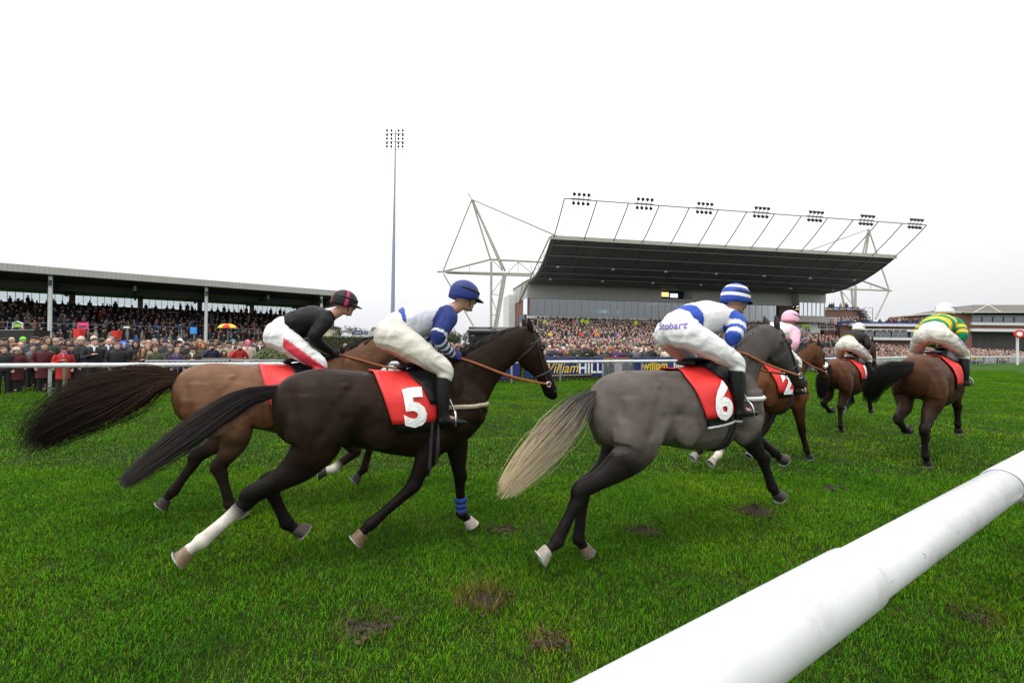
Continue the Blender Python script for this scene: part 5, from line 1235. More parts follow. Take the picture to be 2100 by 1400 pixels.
    for j in range(13):
        g = lerp(-1.05,1.05,j/12); up.append((H(-.012+.136*math.cos(g), .112*math.sin(g), .022), H(-.012+.136*math.cos(g)+.066*math.cos(g)**1.5, .106*math.sin(g)*1.02, .000)))
    for j in range(12): a, b = up[j], up[j+1]; pk.hexa([B(a[0]-V(0,0,.006)),B(a[1]-V(0,0,.006)),B(b[1]-V(0,0,.006)),B(b[0]-V(0,0,.006)),B(a[0]),B(a[1]),B(b[1]),B(b[0])], 0, capband or cap(0,0))
    pk.build("helmet_peak", M['cap'], hm, local=True)
    st_ = MB(); st_.tube([B(H(.02,-.100,.01)), B(H(.045,-.078,-.06)), B(H(.055,0,-.125)), B(H(.045,.078,-.06)), B(H(.02,.100,.01))], .006, 5, 0, (.015,.015,.015)); st_.build("chin_strap", M['strap'], hm, local=True)
    if True:
        gm = MB(); gm.tube([B(H(.128*math.cos(g)-.006,.110*math.sin(g),.062)) for g in [k*2*math.pi/24 for k in range(25)]], .011, 6, cap=False); gm.build("goggles", M['leather'], hm, local=True)
    def onp(words, org, right, up_, d, sz, nm="print"):
        vs, ts = subdiv_text(words, 1, bold=.012); q = []
        for a, b in vs:
            p = Vector(org)+Vector(right)*a*sz+Vector(up_)*b*sz; q0 = B(p); dv = (B(p+Vector(d))-q0).normalized(); h = pv.ray_cast(q0, dv); q.append(h[0]+h[1]*.004 if h[0] else q0+dv*.3)
        MB().add(q, ts).build(nm, M['purple'], pb_, local=True)
    if butt_text: onp("Stobart", tuple(V(-.08,butt_text,1.885+dz)-Vector(tdir)*.6), tuple(V(tdir[1],-tdir[0],0).normalized()), (0,0,1), tdir, .085)
    if thigh_text: onp("Stobart", (.14,-.7,1.705+dz), (.79,0,-.61), (.61,0,.79), (0,1,0), .075)
    return o
W_ = np.array((.63,.63,.635)); BK = np.array((.008,.008,.009)); CRM = np.array((.56,.54,.475))
def const(c): c = np.array(c); return lambda co: c
legsA = dict(RF=((.31,.97),(.11,.55),(-.23,.29),(-.42,.13),False), LF=((.57,.93),(.61,.50),(.635,.17),(.76,.018),True), RH=((-.58,.93),(-1.08,.62),(-1.40,.34),(-1.66,.17),False), LH=((-.52,.90),(-1.0,.63),(-.86,.30),(-.73,.18),False))
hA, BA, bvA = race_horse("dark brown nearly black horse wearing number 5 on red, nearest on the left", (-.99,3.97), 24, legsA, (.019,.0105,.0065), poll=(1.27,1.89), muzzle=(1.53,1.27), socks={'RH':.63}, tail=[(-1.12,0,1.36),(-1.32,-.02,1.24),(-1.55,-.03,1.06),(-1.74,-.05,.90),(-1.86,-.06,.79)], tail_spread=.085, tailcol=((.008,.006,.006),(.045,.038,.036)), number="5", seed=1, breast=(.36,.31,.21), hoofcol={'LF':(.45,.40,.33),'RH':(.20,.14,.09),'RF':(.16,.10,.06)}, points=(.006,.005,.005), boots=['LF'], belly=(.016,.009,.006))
NV = np.array((.018,.032,.15))
def sleeve(co, crouch=0.0, fwd=0.0):
    """how far along the sleeve (0 shoulder, 1 cuff) a point of the jacket lies, or None on the body of it"""
    x, y, z = co; s = -1 if y < 0 else 1; v = Vector(co)
    J = [V(.385+fwd*.8,s*.195,2.01-crouch), V(.285+fwd*.6,s*.262,1.84-crouch*.5), V(.455,s*.09,1.685)]; best = (9, 0)
    for i in range(2):
        d = J[i+1]-J[i]; t = max(0, min(1, (v-J[i]).dot(d)/d.length_squared)); q = (v-J[i]-d*t).length; best = min(best, (q, (i+t)/2))
    return best[1] if best[0] < (.108 if best[1] < .25 else .098) and not (abs(y) < .115 and z > 1.86) else None
def silkA(co):
    t = sleeve(co)
    if t is not None: return NV if t < .42 or int(t*15) % 2 else W_
    return NV*2.2 if co[0] < .03 else W_*np.array((.93,.95,1.08))
jockey("jockey in navy cap and white jacket with navy sleeves, riding dark horse number 5", hA, BA, silkA, lambda a, b: tuple(NV*1.1), const(CRM), capband=(.01,.012,.03), gloves=(.02,.03,.12))
legsB = dict(RF=((.46,.95),(.72,.58),(.50,.42),(.34,.40),False), LF=((.52,.93),(.93,.66),(.84,.32),(.72,.20),False), RH=((-.36,.92),(-.55,.53),(-.46,.17),(-.34,.015),True), LH=((-.40,.90),(-.78,.60),(-.98,.28),(-1.12,.12),False))
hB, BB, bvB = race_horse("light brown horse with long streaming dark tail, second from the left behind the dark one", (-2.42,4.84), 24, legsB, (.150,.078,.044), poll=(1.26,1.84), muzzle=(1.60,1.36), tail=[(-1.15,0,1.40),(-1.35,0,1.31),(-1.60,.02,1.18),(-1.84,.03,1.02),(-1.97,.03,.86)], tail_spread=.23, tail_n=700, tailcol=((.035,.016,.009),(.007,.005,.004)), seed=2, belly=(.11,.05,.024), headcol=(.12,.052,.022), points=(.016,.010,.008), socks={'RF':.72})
RD = np.array((.60,.03,.06))
def breechB(co):
    x, y, z = co
    if abs(y) > .12 and x > .0 and z > 1.5 and abs(((x-.0)*.61+(z-1.9)*.79)+.10) < .045: return RD
    return W_
def capB(a, b):
    return (.42,.03,.10) if (abs((b*4) % 1-.5) > .40 or a > .86) else (.016,.014,.016)
jockey("jockey in black jacket and black cap with dark pink seams, riding the light brown horse", hB, BB, const(BK), capB, breechB, capband=(.012,.012,.013), gloves=(.012,.012,.012))
legsC = dict(RF=((.58,1.02),(.80,.74),(.93,.47),(1.02,.35),False), LF=((.62,1.02),(1.00,.90),(1.30,.70),(1.42,.60),False), RH=((-.56,.93),(-1.13,.65),(-1.34,.30),(-1.62,.13),False), LH=((-.50,.91),(-.95,.58),(-1.0,.17),(-.90,.018),True))
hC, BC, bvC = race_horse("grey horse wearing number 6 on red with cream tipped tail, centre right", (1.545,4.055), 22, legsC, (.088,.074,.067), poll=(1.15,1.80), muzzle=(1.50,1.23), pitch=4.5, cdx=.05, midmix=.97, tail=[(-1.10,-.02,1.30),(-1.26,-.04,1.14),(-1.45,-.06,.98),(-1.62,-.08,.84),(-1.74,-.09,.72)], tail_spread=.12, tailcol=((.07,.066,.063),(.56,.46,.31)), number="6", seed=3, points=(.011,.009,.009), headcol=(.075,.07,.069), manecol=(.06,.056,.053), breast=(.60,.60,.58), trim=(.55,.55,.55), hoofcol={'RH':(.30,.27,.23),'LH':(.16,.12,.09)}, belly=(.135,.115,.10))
BL = np.array((.025,.065,.36))
def silkC(co):
    t = sleeve(co, .10, .08)
    if t is not None: return BL if int(t*8.0) % 2 == 0 else W_
    return BL if co[0] < .10 else W_
def capC(a, b): return tuple(BL) if int(a*6.0) % 2 == 0 else (.74,.74,.74)
jockey("jockey in royal blue and white hooped cap and sleeves, riding grey horse number 6", hC, BC, silkC, capC, const(W_*1.02), capband=(.02,.03,.12), butt_text=-.02, gloves=(.02,.04,.2), crouch=.10, fwd=.08, tdir=(1,.62,0))
legsD = dict(RF=((.58,.94),(.68,.50),(.80,.19),(.92,.018),True), LF=((.42,.95),(.20,.52),(-.06,.25),(-.22,.10),False), RH=((-.52,.92),(-.86,.55),(-1.14,.28),(-1.36,.15),False), LH=((-.50,.90),(-.92,.56),(-1.20,.30),(-1.40,.18),False))
hD, BD, bvD = race_horse("bay horse wearing number 2 on red, running just beyond the grey horse", (3.84,6.91), 25, legsD, (.105,.038,.015), poll=(1.24,1.80), muzzle=(1.47,1.28), tail=[(-1.1,0,1.36),(-1.25,0,1.22),(-1.42,0,1.05),(-1.55,0,.9),(-1.62,0,.8)], number="2", seed=4, socks={'RH':.74}, sheepskin=True, points=(.014,.009,.007), hoofcol={'RH':(.30,.24,.18),'LH':(.25,.22,.2)})
PK = np.array((.72,.40,.50))
def silkD(co):
    x, y, z = co
    if sleeve(co) is not None: return PK
    if abs(z-1.99) < .012 and y < 0: return np.array((.10,.55,.10))
    return np.array((.74,.62,.68))
jockey("jockey in pale pink cap and pink and white jacket, riding bay horse number 2", hD, BD, silkD, lambda a, b: tuple(PK*1.0), const(W_), capband=(.45,.2,.28))
def anchor(px, py, th, lx, ly):     # where a horse stands, from where one hoof is planted
    d = CAM3 @ Vector(((px-1050)/FPX, -(py-700)/FPX, -1.0)); p = Vector((0,0,CAM_Z)) + d*(-CAM_Z/d.z); c, s_ = math.cos(R(th)), math.sin(R(th))
    return (p.x-lx*c+ly*s_, p.y-lx*s_-ly*c)
OE, OF = anchor(1728,888,34,-.60,-.13), anchor(1903,957,34,-.76*1.09,-.13*1.09)
legsE = dict(RF=((.52,.95),(.82,.70),(.88,.46),(.92,.33),False), LF=((.46,.94),(.58,.56),(.30,.45),(.15,.45),False), RH=((-.48,.90),(-.72,.56),(-.73,.17),(-.62,.018),True), LH=((-.46,.90),(-.84,.60),(-.58,.44),(-.42,.42),False))
hE, BE, bvE = race_horse("brown bay horse farthest of the group, its jockey in black", OE, 34, legsE, (.085,.034,.016), poll=(1.24,1.93), muzzle=(1.50,1.36), tail=[(-1.08,0,1.36),(-1.16,0,1.22),(-1.22,0,1.05),(-1.26,0,.9),(-1.28,0,.76)], number="1", seed=5, points=(.012,.009,.008), belly=(.06,.024,.012))
def silkE(co):
    x, y, z = co
    return np.array((.35,.30,.03)) if (-.02 < x < .01 and abs(y) < .12) else BK*1.3
jockey("jockey in black jacket and plain white cap, riding the farthest bay horse", hE, BE, silkE, lambda a, b: (.74,.74,.76), const(CRM), capband=(.6,.6,.62), butt_text=.0, thigh_text=True)
legsF = dict(RF=((.50,.97),(.68,.72),(.70,.46),(.74,.34),False), LF=((.48,.95),(.40,.52),(.22,.24),(.10,.10),False), RH=((-.56,.90),(-.93,.52),(-.88,.17),(-.76,.018),True), LH=((-.56,.92),(-1.02,.64),(-.74,.47),(-.56,.43),False))
hF, BF, bvF = race_horse("dark bay horse with bushy black tail swinging sideways, farthest right", OF, 34, legsF, (.070,.032,.019), poll=(1.18,1.98), muzzle=(1.46,1.42), scale=1.09, tail=[(-1.03,.09,1.37),(-1.10,.20,1.31),(-1.14,.32,1.19),(-1.14,.39,1.04),(-1.13,.42,.90)], tail_spread=.13, seed=6, points=(.011,.008,.007), belly=(.07,.028,.014), tail_n=600)
GR_, GO = np.array((.012,.20,.085)), np.array((.72,.45,.02))
def silkF(co):
    x, y, z = co
    t = sleeve(co)
    if t is not None: return GO if int(t*9) % 2 else GR_
    return GO if int((x+.30)/.085) % 2 == 0 else GR_
jockey("jockey in green and gold hooped jacket and white cap, riding the horse farthest right", hF, BF, silkF, lambda a, b: (.74,.74,.78), const(CRM), capband=(.6,.6,.64), butt_text=.0, thigh_text=True)

# ------------------------------------------------------------------ spectators
M['coatcloth'] = mat("coat_cloth", obcol=True, rough=.8, var=.22, vscale=5, bump=.4, bscale=16)
M['haircloth'] = mat("hair_or_hat", obcol=True, rough=.75, var=.25, vscale=18, bump=.4, bscale=40)
M['trouser'] = mat("trouser_cloth", obcol=True, rough=.85, var=.2, vscale=8)
M['facial'] = mat("spectator_skin", attr=True, rough=.6)
M['shoe'] = mat("shoe_leather", (.015,.014,.013), .5)
def arm(mb_, pose, s, k=1.0, hand=False):
    A = {0: [(0,.20,1.42,.075,.07),(0,.245,1.30,.063,.06),(-.02,.272,1.13,.053,.052),(.05,.262,1.00,.047,.046),(.10,.232,.90,.042,.04)],
         1: [(0,.20,1.42,.075,.07),(.02,.25,1.30,.063,.06),(.02,.285,1.13,.056,.055),(.13,.22,1.16,.048,.047),(.20,.10,1.22,.042,.04)],
         2: [(0,.20,1.42,.075,.07),(.06,.255,1.30,.063,.06),(.13,.28,1.20,.056,.055),(.20,.20,1.36,.047,.046),(.22,.10,1.50,.042,.04)],
         3: [(.02,.20,1.42,.075,.07),(.08,.25,1.28,.063,.06),(.13,.28,1.10,.056,.055),(.25,.20,1.06,.048,.047),(.34,.08,1.06,.042,.04)]}[pose]
    rows = [(r[0], s*r[1], r[2], r[3]*k, r[4]*k) for r in A]
    if not hand: limb(mb_, rows, 10, 3); return
    limb(mb_, rows[:-1]+[(*rows[-1][:3],.028,.028)], 8, 3)
    e, p = Vector(rows[-1][:3]), Vector(rows[-2][:3]); d = (e-p).normalized(); c = e+d*.05; side = d.cross(V(0,0,1)); side = side.normalized() if side.length > .1 else V(0,1,0); up = side.cross(d)
    mb_.ell(c, (.042,.042,.034), nu=8, nv=6)
    for f in range(4):
        q = c+side*(.03-.02*f)+d*.03; limb(mb_, [(*q,.012,.012),(*(q+d*.035-up*.008),.011,.011),(*(q+d*.05-up*.032),.009,.009)], 6, 2)
    q = c+side*.035*s; limb(mb_, [(*q,.013,.013),(*(q+side*.02*s+d*.02+up*.012),.011,.011),(*(q+side*.022*s+d*.05+up*.01),.009,.009)], 6, 2)
def sp_body(pose):
    mb_ = MB(); head_shape(mb_, (.03,0,1.625), R(4))
    limb(mb_, [(0,0,.9,.10,.14),(0,0,1.15,.10,.14),(0,0,1.38,.09,.16),(.0,0,1.47,.06,.07),(.015,0,1.53,.052,.052),(.02,0,1.60,.05,.05)], 12)
    for s in (-1,1):
        arm(mb_, pose if (pose != 1 or s < 0) else 0, s, .7, True)
        limb(mb_, [(0,s*.09,.92,.085,.085),(.01,s*.095,.52,.055,.055),(-.005,s*.10,.30,.05,.05),(-.01,s*.10,.09,.035,.035),(.09,s*.11,.035,.03,.038)], 8)
    me = remesh(mb_, .0105, 1, .4, "body")
    def f(co):
        v = Vector(co); c = np.array((.57,.335,.25))
        if v.z > 1.45:
            if v.x > .105 and 1.555 < v.z < 1.578 and abs(v.y) < .028: c = c*np.array((.72,.42,.42))
            if v.x > .085 and 1.632 < v.z < 1.652 and .014 < abs(v.y) < .05: c = c*.30
            if v.x > .085 and 1.658 < v.z < 1.67 and .012 < abs(v.y) < .056: c = c*.5
            if v.x > .08 and v.z < 1.60: c = c*.93
        return c*(1+.06*mnoise.noise(v*20))
    paint(me, f); me.materials.append(M['facial']); return me
def sp_coat(pose, long_=False):
    mb_ = MB(); rows = [(0,0,.50,.165,.215),(0,0,.70,.150,.20)] if long_ else []
    limb(mb_, rows+[(0,0,.84,.145,.195),(0,0,1.0,.135,.185),(.01,0,1.2,.145,.20),(.005,0,1.36,.135,.205),(0,0,1.45,.10,.16),(.005,0,1.50,.075,.085),(.012,0,1.535,.066,.070)], 16, 3)
    for s in (-1,1): arm(mb_, pose if (pose != 1 or s < 0) else 0, s)
    me = remesh(mb_, .0165, 3, .4, "coat"); me.materials.append(M['coatcloth']); return me
def sp_trousers():
    mb_ = MB()
    for s in (-1,1): limb(mb_, [(0,s*.07,.96,.12,.10),(0,s*.09,.80,.105,.095),(.015,s*.10,.50,.080,.075),(0,s*.105,.28,.072,.068),(-.005,s*.108,.07,.075,.068),(0,s*.108,.045,.075,.068)], 12, 3)
    me = remesh(mb_, .016, 2, .4, "trousers"); me.materials.append(M['trouser']); return me
def sp_shoe(s):
    mb_ = MB(); limb(mb_, [(-.07,s*.108,.045,.04,.035),(-.02,s*.108,.05,.055,.042),(.08,s*.115,.04,.042,.048),(.16,s*.12,.03,.028,.038),(.19,s*.12,.025,.012,.02)], 10, 3)
    me = bpy.data.meshes.new("shoe"); me.from_pydata([tuple(v) for v in mb_.v], [], mb_.f); me.materials.append(M['shoe']); me.polygons.foreach_set('use_smooth', [True]*len(me.polygons)); return me
def sp_head(kind):
    mb_ = MB(); c = V(.022,0,1.645); nm = "hair"
    def cap(r, z0, h, back=0.0, rows=7, n=16, off=(0,0)):
        rg_ = []
        for i in range(rows+1):
            a = i/rows*math.pi/2*.97; rg_.append([c+V(off[0]-back*(1-i/rows)+r[0]*math.cos(a)*math.cos(g), r[1]*math.cos(a)*math.sin(g), z0+h*math.sin(a)) for g in [2*math.pi*j/n for j in range(n)]])
        mb_.ring(rg_)
    if kind == 'short': cap((.108,.090), .030, .098, off=(-.010,0)); mb_.ell(c+V(-.045,0,.01), (.075,.087,.085), nu=12, nv=8)
    elif kind == 'long':
        cap((.110,.095), .025, .105, off=(-.010,0)); mb_.ell(c+V(-.05,0,-.02), (.075,.095,.13), nu=12, nv=8)
        for s in (-1,1): limb(mb_, [(c.x+.02,s*.082,c.z+.05,.045,.024),(c.x+.01,s*.094,c.z-.05,.055,.028),(c.x+.015,s*.095,c.z-.14,.05,.03),(c.x+.02,s*.085,c.z-.20,.02,.015)], 8, 2)
    elif kind == 'bald': mb_.ell(c+V(-.062,0,-.005), (.050,.086,.060), nu=12, nv=8)
    elif kind == 'beanie': nm = "beanie"; cap((.116,.100), .020, .128); cap((.121,.105), .012, .040)
    elif kind == 'bobble': nm = "bobble_hat"; cap((.116,.100), .020, .125); mb_.ell(c+V(0,0,.165), (.036,.036,.036), nu=10, nv=6)
    elif kind == 'flat': nm = "flat_cap"; mb_.ell(c+V(.020,0,.075), (.145,.112,.045), nu=16, nv=6); mb_.ell(c+V(.12,0,.050), (.055,.075,.012), nu=12, nv=5)
    elif kind == 'brim': nm = "brimmed_hat"; cap((.110,.098), .045, .105); mb_.ell(c+V(0,0,.048), (.195,.175,.016), nu=20, nv=5)
    elif kind == 'fur': nm = "fur_hat"; cap((.135,.120), .010, .125); mb_.ell(c+V(-.03,.105,-.05), (.055,.035,.08), nu=10, nv=6); mb_.ell(c+V(-.03,-.105,-.05), (.055,.035,.08), nu=10, nv=6); mb_.ell(c+V(.085,0,.062), (.045,.095,.035), nu=12, nv=6)
    elif kind == 'hood':
        nm = "hood"; cap((.128,.118), .0, .15, off=(-.03,0)); mb_.ell(c+V(-.055,0,-.06), (.085,.115,.13), nu=12, nv=8)
        for s in (-1,1): limb(mb_, [(c.x+.055,s*.088,c.z+.07,.035,.03),(c.x+.055,s*.100,c.z-.02,.035,.03),(c.x+.045,s*.085,c.z-.12,.04,.035)], 8, 2)
    me = bpy.data.meshes.new(nm); me.from_pydata([tuple(v) for v in mb_.v], [], mb_.f); me.materials.append(M['haircloth']); me.polygons.foreach_set('use_smooth', [True]*len(me.polygons)); return me
BODY = [sp_body(p) for p in range(4)]; COAT = [[sp_coat(p, l) for l in (False, True)] for p in range(4)]; TR = sp_trousers(); SHOE = [sp_shoe(-1), sp_shoe(1)]
HEADS = {k: sp_head(k) for k in ('short','long','bald','beanie','bobble','flat','brim','fur','hood')}
mb_ = MB(); mb_.ring([[V(.012+r*1.0*math.cos(g), r*1.05*math.sin(g), z) for g in [2*math.pi*j/14 for j in range(14)]] for r, z in ((.070,1.455),(.088,1.475),(.085,1.52),(.072,1.545),(.058,1.54))]); mb_.tube([V(.09,-.02,1.49),V(.125,-.03,1.42),V(.14,-.035,1.34)], [.028,.03,.02], 7)
SCARF = bpy.data.meshes.new("scarf"); SCARF.from_pydata([tuple(v) for v in mb_.v], [], mb_.f); SCARF.materials.append(M['haircloth'])
mb_ = MB(); mb_.box((.245,0,1.53), (.07,.13,.09)); mb_.tube([V(.27,0,1.53), V(.35,0,1.53)], .035, 12)
CAMERA = bpy.data.meshes.new("camera_body"); CAMERA.from_pydata([tuple(v) for v in mb_.v], [], mb_.f); CAMERA.materials.append(M['black'])
def child(name, me, root, col=None):
    o = bpy.data.objects.new(name, me); COL.objects.link(o); o.parent = root
    if col: o.color = (*col, 1)
    return o
def facing(x, y, tx=1.5, ty=5.0): return math.atan2(ty-y, tx-x)
def spectator(label, x, y, z, pose, coat, head, hcol, tcol=(.012,.012,.014), h=1.0, long_=False, scarf=None, camera=False, group="spectators at the left rail", shoes=True, yaw=0.0):
    o = thing("person", label, "spectator", (x,y,z), facing(x,y)+yaw, group); o.scale = (h*1.02,h*1.06,h)
    child("body", BODY[pose], o); child("coat", COAT[pose][long_], o, coat); child("trousers", TR, o, tcol)
    if shoes: child("shoe", SHOE[0], o); child("shoe", SHOE[1], o)
    if head: child(HEADS[head].name.split('.')[0], HEADS[head], o, hcol)
    if head in ('beanie','bobble','flat','brim','fur'): pass
    if scarf: child("scarf", SCARF, o, scarf)
    if camera: child("camera_body", CAMERA, o)
    return o
C_ = dict(black=(.010,.010,.011), charcoal=(.032,.033,.036), navy=(.014,.019,.048), brown=(.040,.024,.014), olive=(.055,.055,.025), green=(.02,.04,.022), burgundy=(.085,.010,.014), grey=(.13,.13,.135), camel=(.26,.16,.075), red=(.42,.018,.018), blue=(.02,.14,.52), cream=(.52,.46,.36), beige=(.33,.27,.19), purple=(.07,.03,.11), pink=(.60,.16,.24), teal=(.02,.12,.13), jeans=(.035,.06,.13), white=(.62,.62,.62), lime=(.16,.62,.05), blond=(.30,.19,.07), dkbrown=(.025,.014,.008), ltbrown=(.085,.045,.02), greyhair=(.24,.235,.23), ginger=(.20,.065,.02))
def at_row(px, Y, py=None):      # ground position at photo column px and distance Y; height from the top of the head
    p = P(px, 705, Y); zt = P(px, py, Y).z if py else 1.74; return p.x, Y, zt
SPEC = [ # px, distance, photo y of the top of the head, pose, coat, head, head colour, trousers, long, scarf, camera, label
 (8,15.0,712,0,'black','short','ltbrown','black',0,None,0,"man with cropped light brown hair in black coat, at the left edge of the rail"),
 (34,15.3,714,3,'burgundy','fur','cream','black',1,None,0,"woman in cream furry trapper hat and dark red coat at the white rail"),
 (91,15.6,704,0,'burgundy','short','dkbrown','black',1,'charcoal',0,"tall dark haired man in burgundy coat with grey scarf at the rail"),
 (42,17.0,702,0,'charcoal','bald','greyhair','black',0,None,0,"older balding man laughing behind the cream trapper hat"),
 (68,16.6,708,0,'grey','short','dkbrown','black',0,None,0,"young man in grey coat between the cream trapper hat and the burgundy coat"),
 (114,17.2,696,0,'black','beanie','beige','black',0,None,0,"woman in beige beanie and black coat smiling behind the rail post"),
 (131,15.7,712,1,'red','brim','burgundy','black',1,'pink',0,"woman in wide dark red hat with bright pink scarf at the rail"),
 (146,16.0,706,0,'black','beanie','black','black',0,'purple',0,"man in black beanie and black jacket beside the wide red hat"),
 (194,15.8,695,1,'black','short','dkbrown','black',0,'white',0,"tall man in black suit coat with one hand held to his chest"),
 (223,17.4,695,0,'navy','bald','greyhair','black',0,'white',0,"grey haired man in navy coat behind the man in black sweater"),
 (240,15.9,703,0,'black','short','ltbrown','jeans',0,None,0,"smiling young man in black sweater and blue jeans"),
 (253,16.8,702,0,'black','hood','blue','navy',0,None,0,"person with bright blue hood up behind the man in blue jeans"),
 (293,16.2,712,1,'brown','long','ltbrown','black',0,'camel',0,"brown haired woman in dark brown coat with a hand near her mouth"),
 (302,17.2,707,0,'beige','short','blond','black',0,None,0,"blond child in beige coat between the brown coat and the olive jacket"),
 (319,16.4,711,3,'olive','short','ltbrown','jeans',0,None,0,"man in olive jacket leaning his folded arms on the barrier"),
 (47,20.5,685,0,'grey','beanie','lime','black',0,None,0,"bearded person in bright lime green beanie among the left crowd"),
 (77,19.0,692,0,'brown','flat','camel','black',0,None,0,"man in tan flat cap and brown coat near the lime green beanie"),
 (91,19.2,691,0,'black','fur','black','black',0,None,0,"person in black fur hat behind the burgundy coat"),
 (123,20.0,688,0,'charcoal','flat','grey','black',0,None,0,"man in grey flat cap above the beige beanie"),
 (140,18.4,697,0,'olive','long','dkbrown','black',0,None,0,"dark haired woman in olive coat above the black beanie"),
 (148,20.2,687,0,'brown','short','dkbrown','black',0,None,0,"tall man in brown coat above the wide red hat"),
 (172,19.4,690,0,'black','brim','black','black',0,'cream',0,"woman in black brimmed hat with cream fur collar beside the man in suit coat"),
 (8,17.6,694,0,'black','flat','black','black',0,None,0,"man in black flat cap and dark coat at far left"),
 (317,19.0,690,0,'black','short','greyhair','black',0,'burgundy',0,"grey haired man with rust red scarf and black coat"),
 (294,19.3,695,0,'charcoal','short','dkbrown','black',0,'white',0,"dark haired man in charcoal coat with white scarf"),
 (338,18.2,698,0,'charcoal','bobble','navy','black',0,None,0,"man in navy bobble hat and charcoal coat"),
 (349,17.3,709,0,'charcoal','beanie','grey','black',0,'charcoal',0,"grinning man in grey beanie and charcoal coat"),
 (364,16.9,714,0,'purple','short','blond','black',0,'grey',0,"short haired blonde woman in purple coat with grey scarf"),
 (383,18.2,704,0,'black','beanie','navy','black',0,None,0,"bearded man in navy beanie and black coat"),
 (395,17.0,713,1,'brown','beanie','black','black',0,'white',0,"woman in black beanie with checked white scarf and brown coat"),
 (369,20.0,692,0,'black','beanie','white','black',0,None,0,"woman in white knitted beanie and black coat"),
 (391,20.2,690,0,'black','flat','black','black',0,'black',0,"person in black flat cap just right of the white beanie"),
 (409,19.6,691,0,'black','long','blond','black',0,'red',0,"blonde woman with red scarf over a black coat"),
 (434,20.4,690,0,'black','beanie','black','black',0,'black',0,"man in black beanie holding a drink right of the blonde woman"),
 (433,17.6,705,2,'navy','beanie','charcoal','black',0,None,1,"photographer in charcoal beanie and navy parka"),
 (459,17.9,719,0,'brown','long','dkbrown','black',0,None,0,"dark haired woman in brown coat between the two photographers"),
 (469,18.9,701,0,'beige','beanie','black','black',0,None,0,"man in black beanie and beige jacket"),
 (490,18.2,706,2,'red','short','ltbrown','black',0,None,1,"photographer in bright red jacket beside the shrub"),
 (478,20.6,697,0,'navy','hood','teal','black',0,'white',0,"child in pale teal hood behind the red jacket"),
 (508,20.8,694,0,'cream','long','pink','black',1,'pink',0,"woman in cream coat with pink hood beside the shrub"),
 (534,21.6,689,1,'black','short','dkbrown','black',1,'white',0,"man in long black coat and glasses right of the cream coat"),
 (547,22.4,690,0,'charcoal','flat','grey','black',1,None,0,"man in grey flat cap and charcoal coat, last before the jockey in black"),
 (708,27,706,0,'black','long','blond','black',0,None,0,"blonde woman seen between the two nearest jockeys, leftmost of four"),
 (723,27.6,702,0,'black','short','dkbrown','black',0,None,0,"dark haired man seen between the two nearest jockeys"),
 (733,27.2,704,0,'pink','long','ltbrown','black',0,None,0,"woman in pink top seen between the two nearest jockeys"),
 (739,28.2,700,0,'charcoal','short','dkbrown','black',0,None,0,"man in charcoal coat behind the woman in pink top"),
 (928,25.2,712,0,'grey','short','dkbrown','black',0,None,0,"man in glasses and grey coat left of the cream fleece"),
 (941,25.0,716,0,'cream','fur','camel','black',0,None,0,"child in camel fur hat and cream fleece below the kiosk"),
 (955,25.6,716,0,'black','beanie','red','black',0,None,0,"person in bright red beanie below the kiosk"),
 (917,27.5,693,0,'white','beanie','white','black',0,None,0,"child in white hat and white coat raised above the crowd"),
 (1143,26.6,717,0,'black','flat','white','black',0,None,0,"man in white cap near the left end of the script lettered banner"),
 (1156,26.8,714,0,'black','beanie','white','black',0,None,0,"woman in white beanie above the script lettered banner"),
 (1168,27.2,716,0,'camel','fur','cream','black',0,None,0,"woman in camel coat and cream fur hat above the script lettered banner"),
 (1226,27.6,712,2,'black','short','ltbrown','black',0,None,1,"photographer in black above the white HILL lettering"),
 (1257,28.0,716,0,'red','beanie','red','black',0,None,0,"person in red coat and red beanie left of the crowd gate"),
 (1272,28.2,719,0,'red','short','blond','black',0,None,0,"blond child in red coat just left of the crowd gate"),
 (1291,28.5,716,0,'blue','beanie','burgundy','black',0,None,0,"child in bright blue coat behind the crowd gate"),
 (1316,29.0,720,0,'black','beanie','white','black',0,None,0,"person in white beanie and black coat above the crowd gate"),
 (1331,29.4,717,0,'brown','brim','camel','black',0,None,0,"person in brown coat and camel brimmed hat at the right gate post"),
 (1345,29.8,712,0,'beige','fur','camel','black',0,None,0,"woman in beige coat with fur hood right of the gate"),
 (1364,30.2,714,0,'cream','long','dkbrown','black',0,None,0,"dark haired woman in cream coat above the yellow lower case lettering"),
 (1377,30.6,713,0,'brown','short','dkbrown','black',0,None,0,"man in brown jacket above the yellow lower case lettering"),
]
taken = []
for px, Y, py, pose, ct, hd, hc_, tr_, lg, scf, cm_, lab in SPEC:
    x, y, zt = at_row(px, Y, py-2); h = min(1.08, max(.72, zt/1.77)); taken.append((x,y))
    spectator(lab, x, y, 0, pose, C_[ct], hd, C_[hc_], C_[tr_], h, bool(lg), C_[scf] if scf else None, bool(cm_), "spectators along the rail", Y < 18.5)
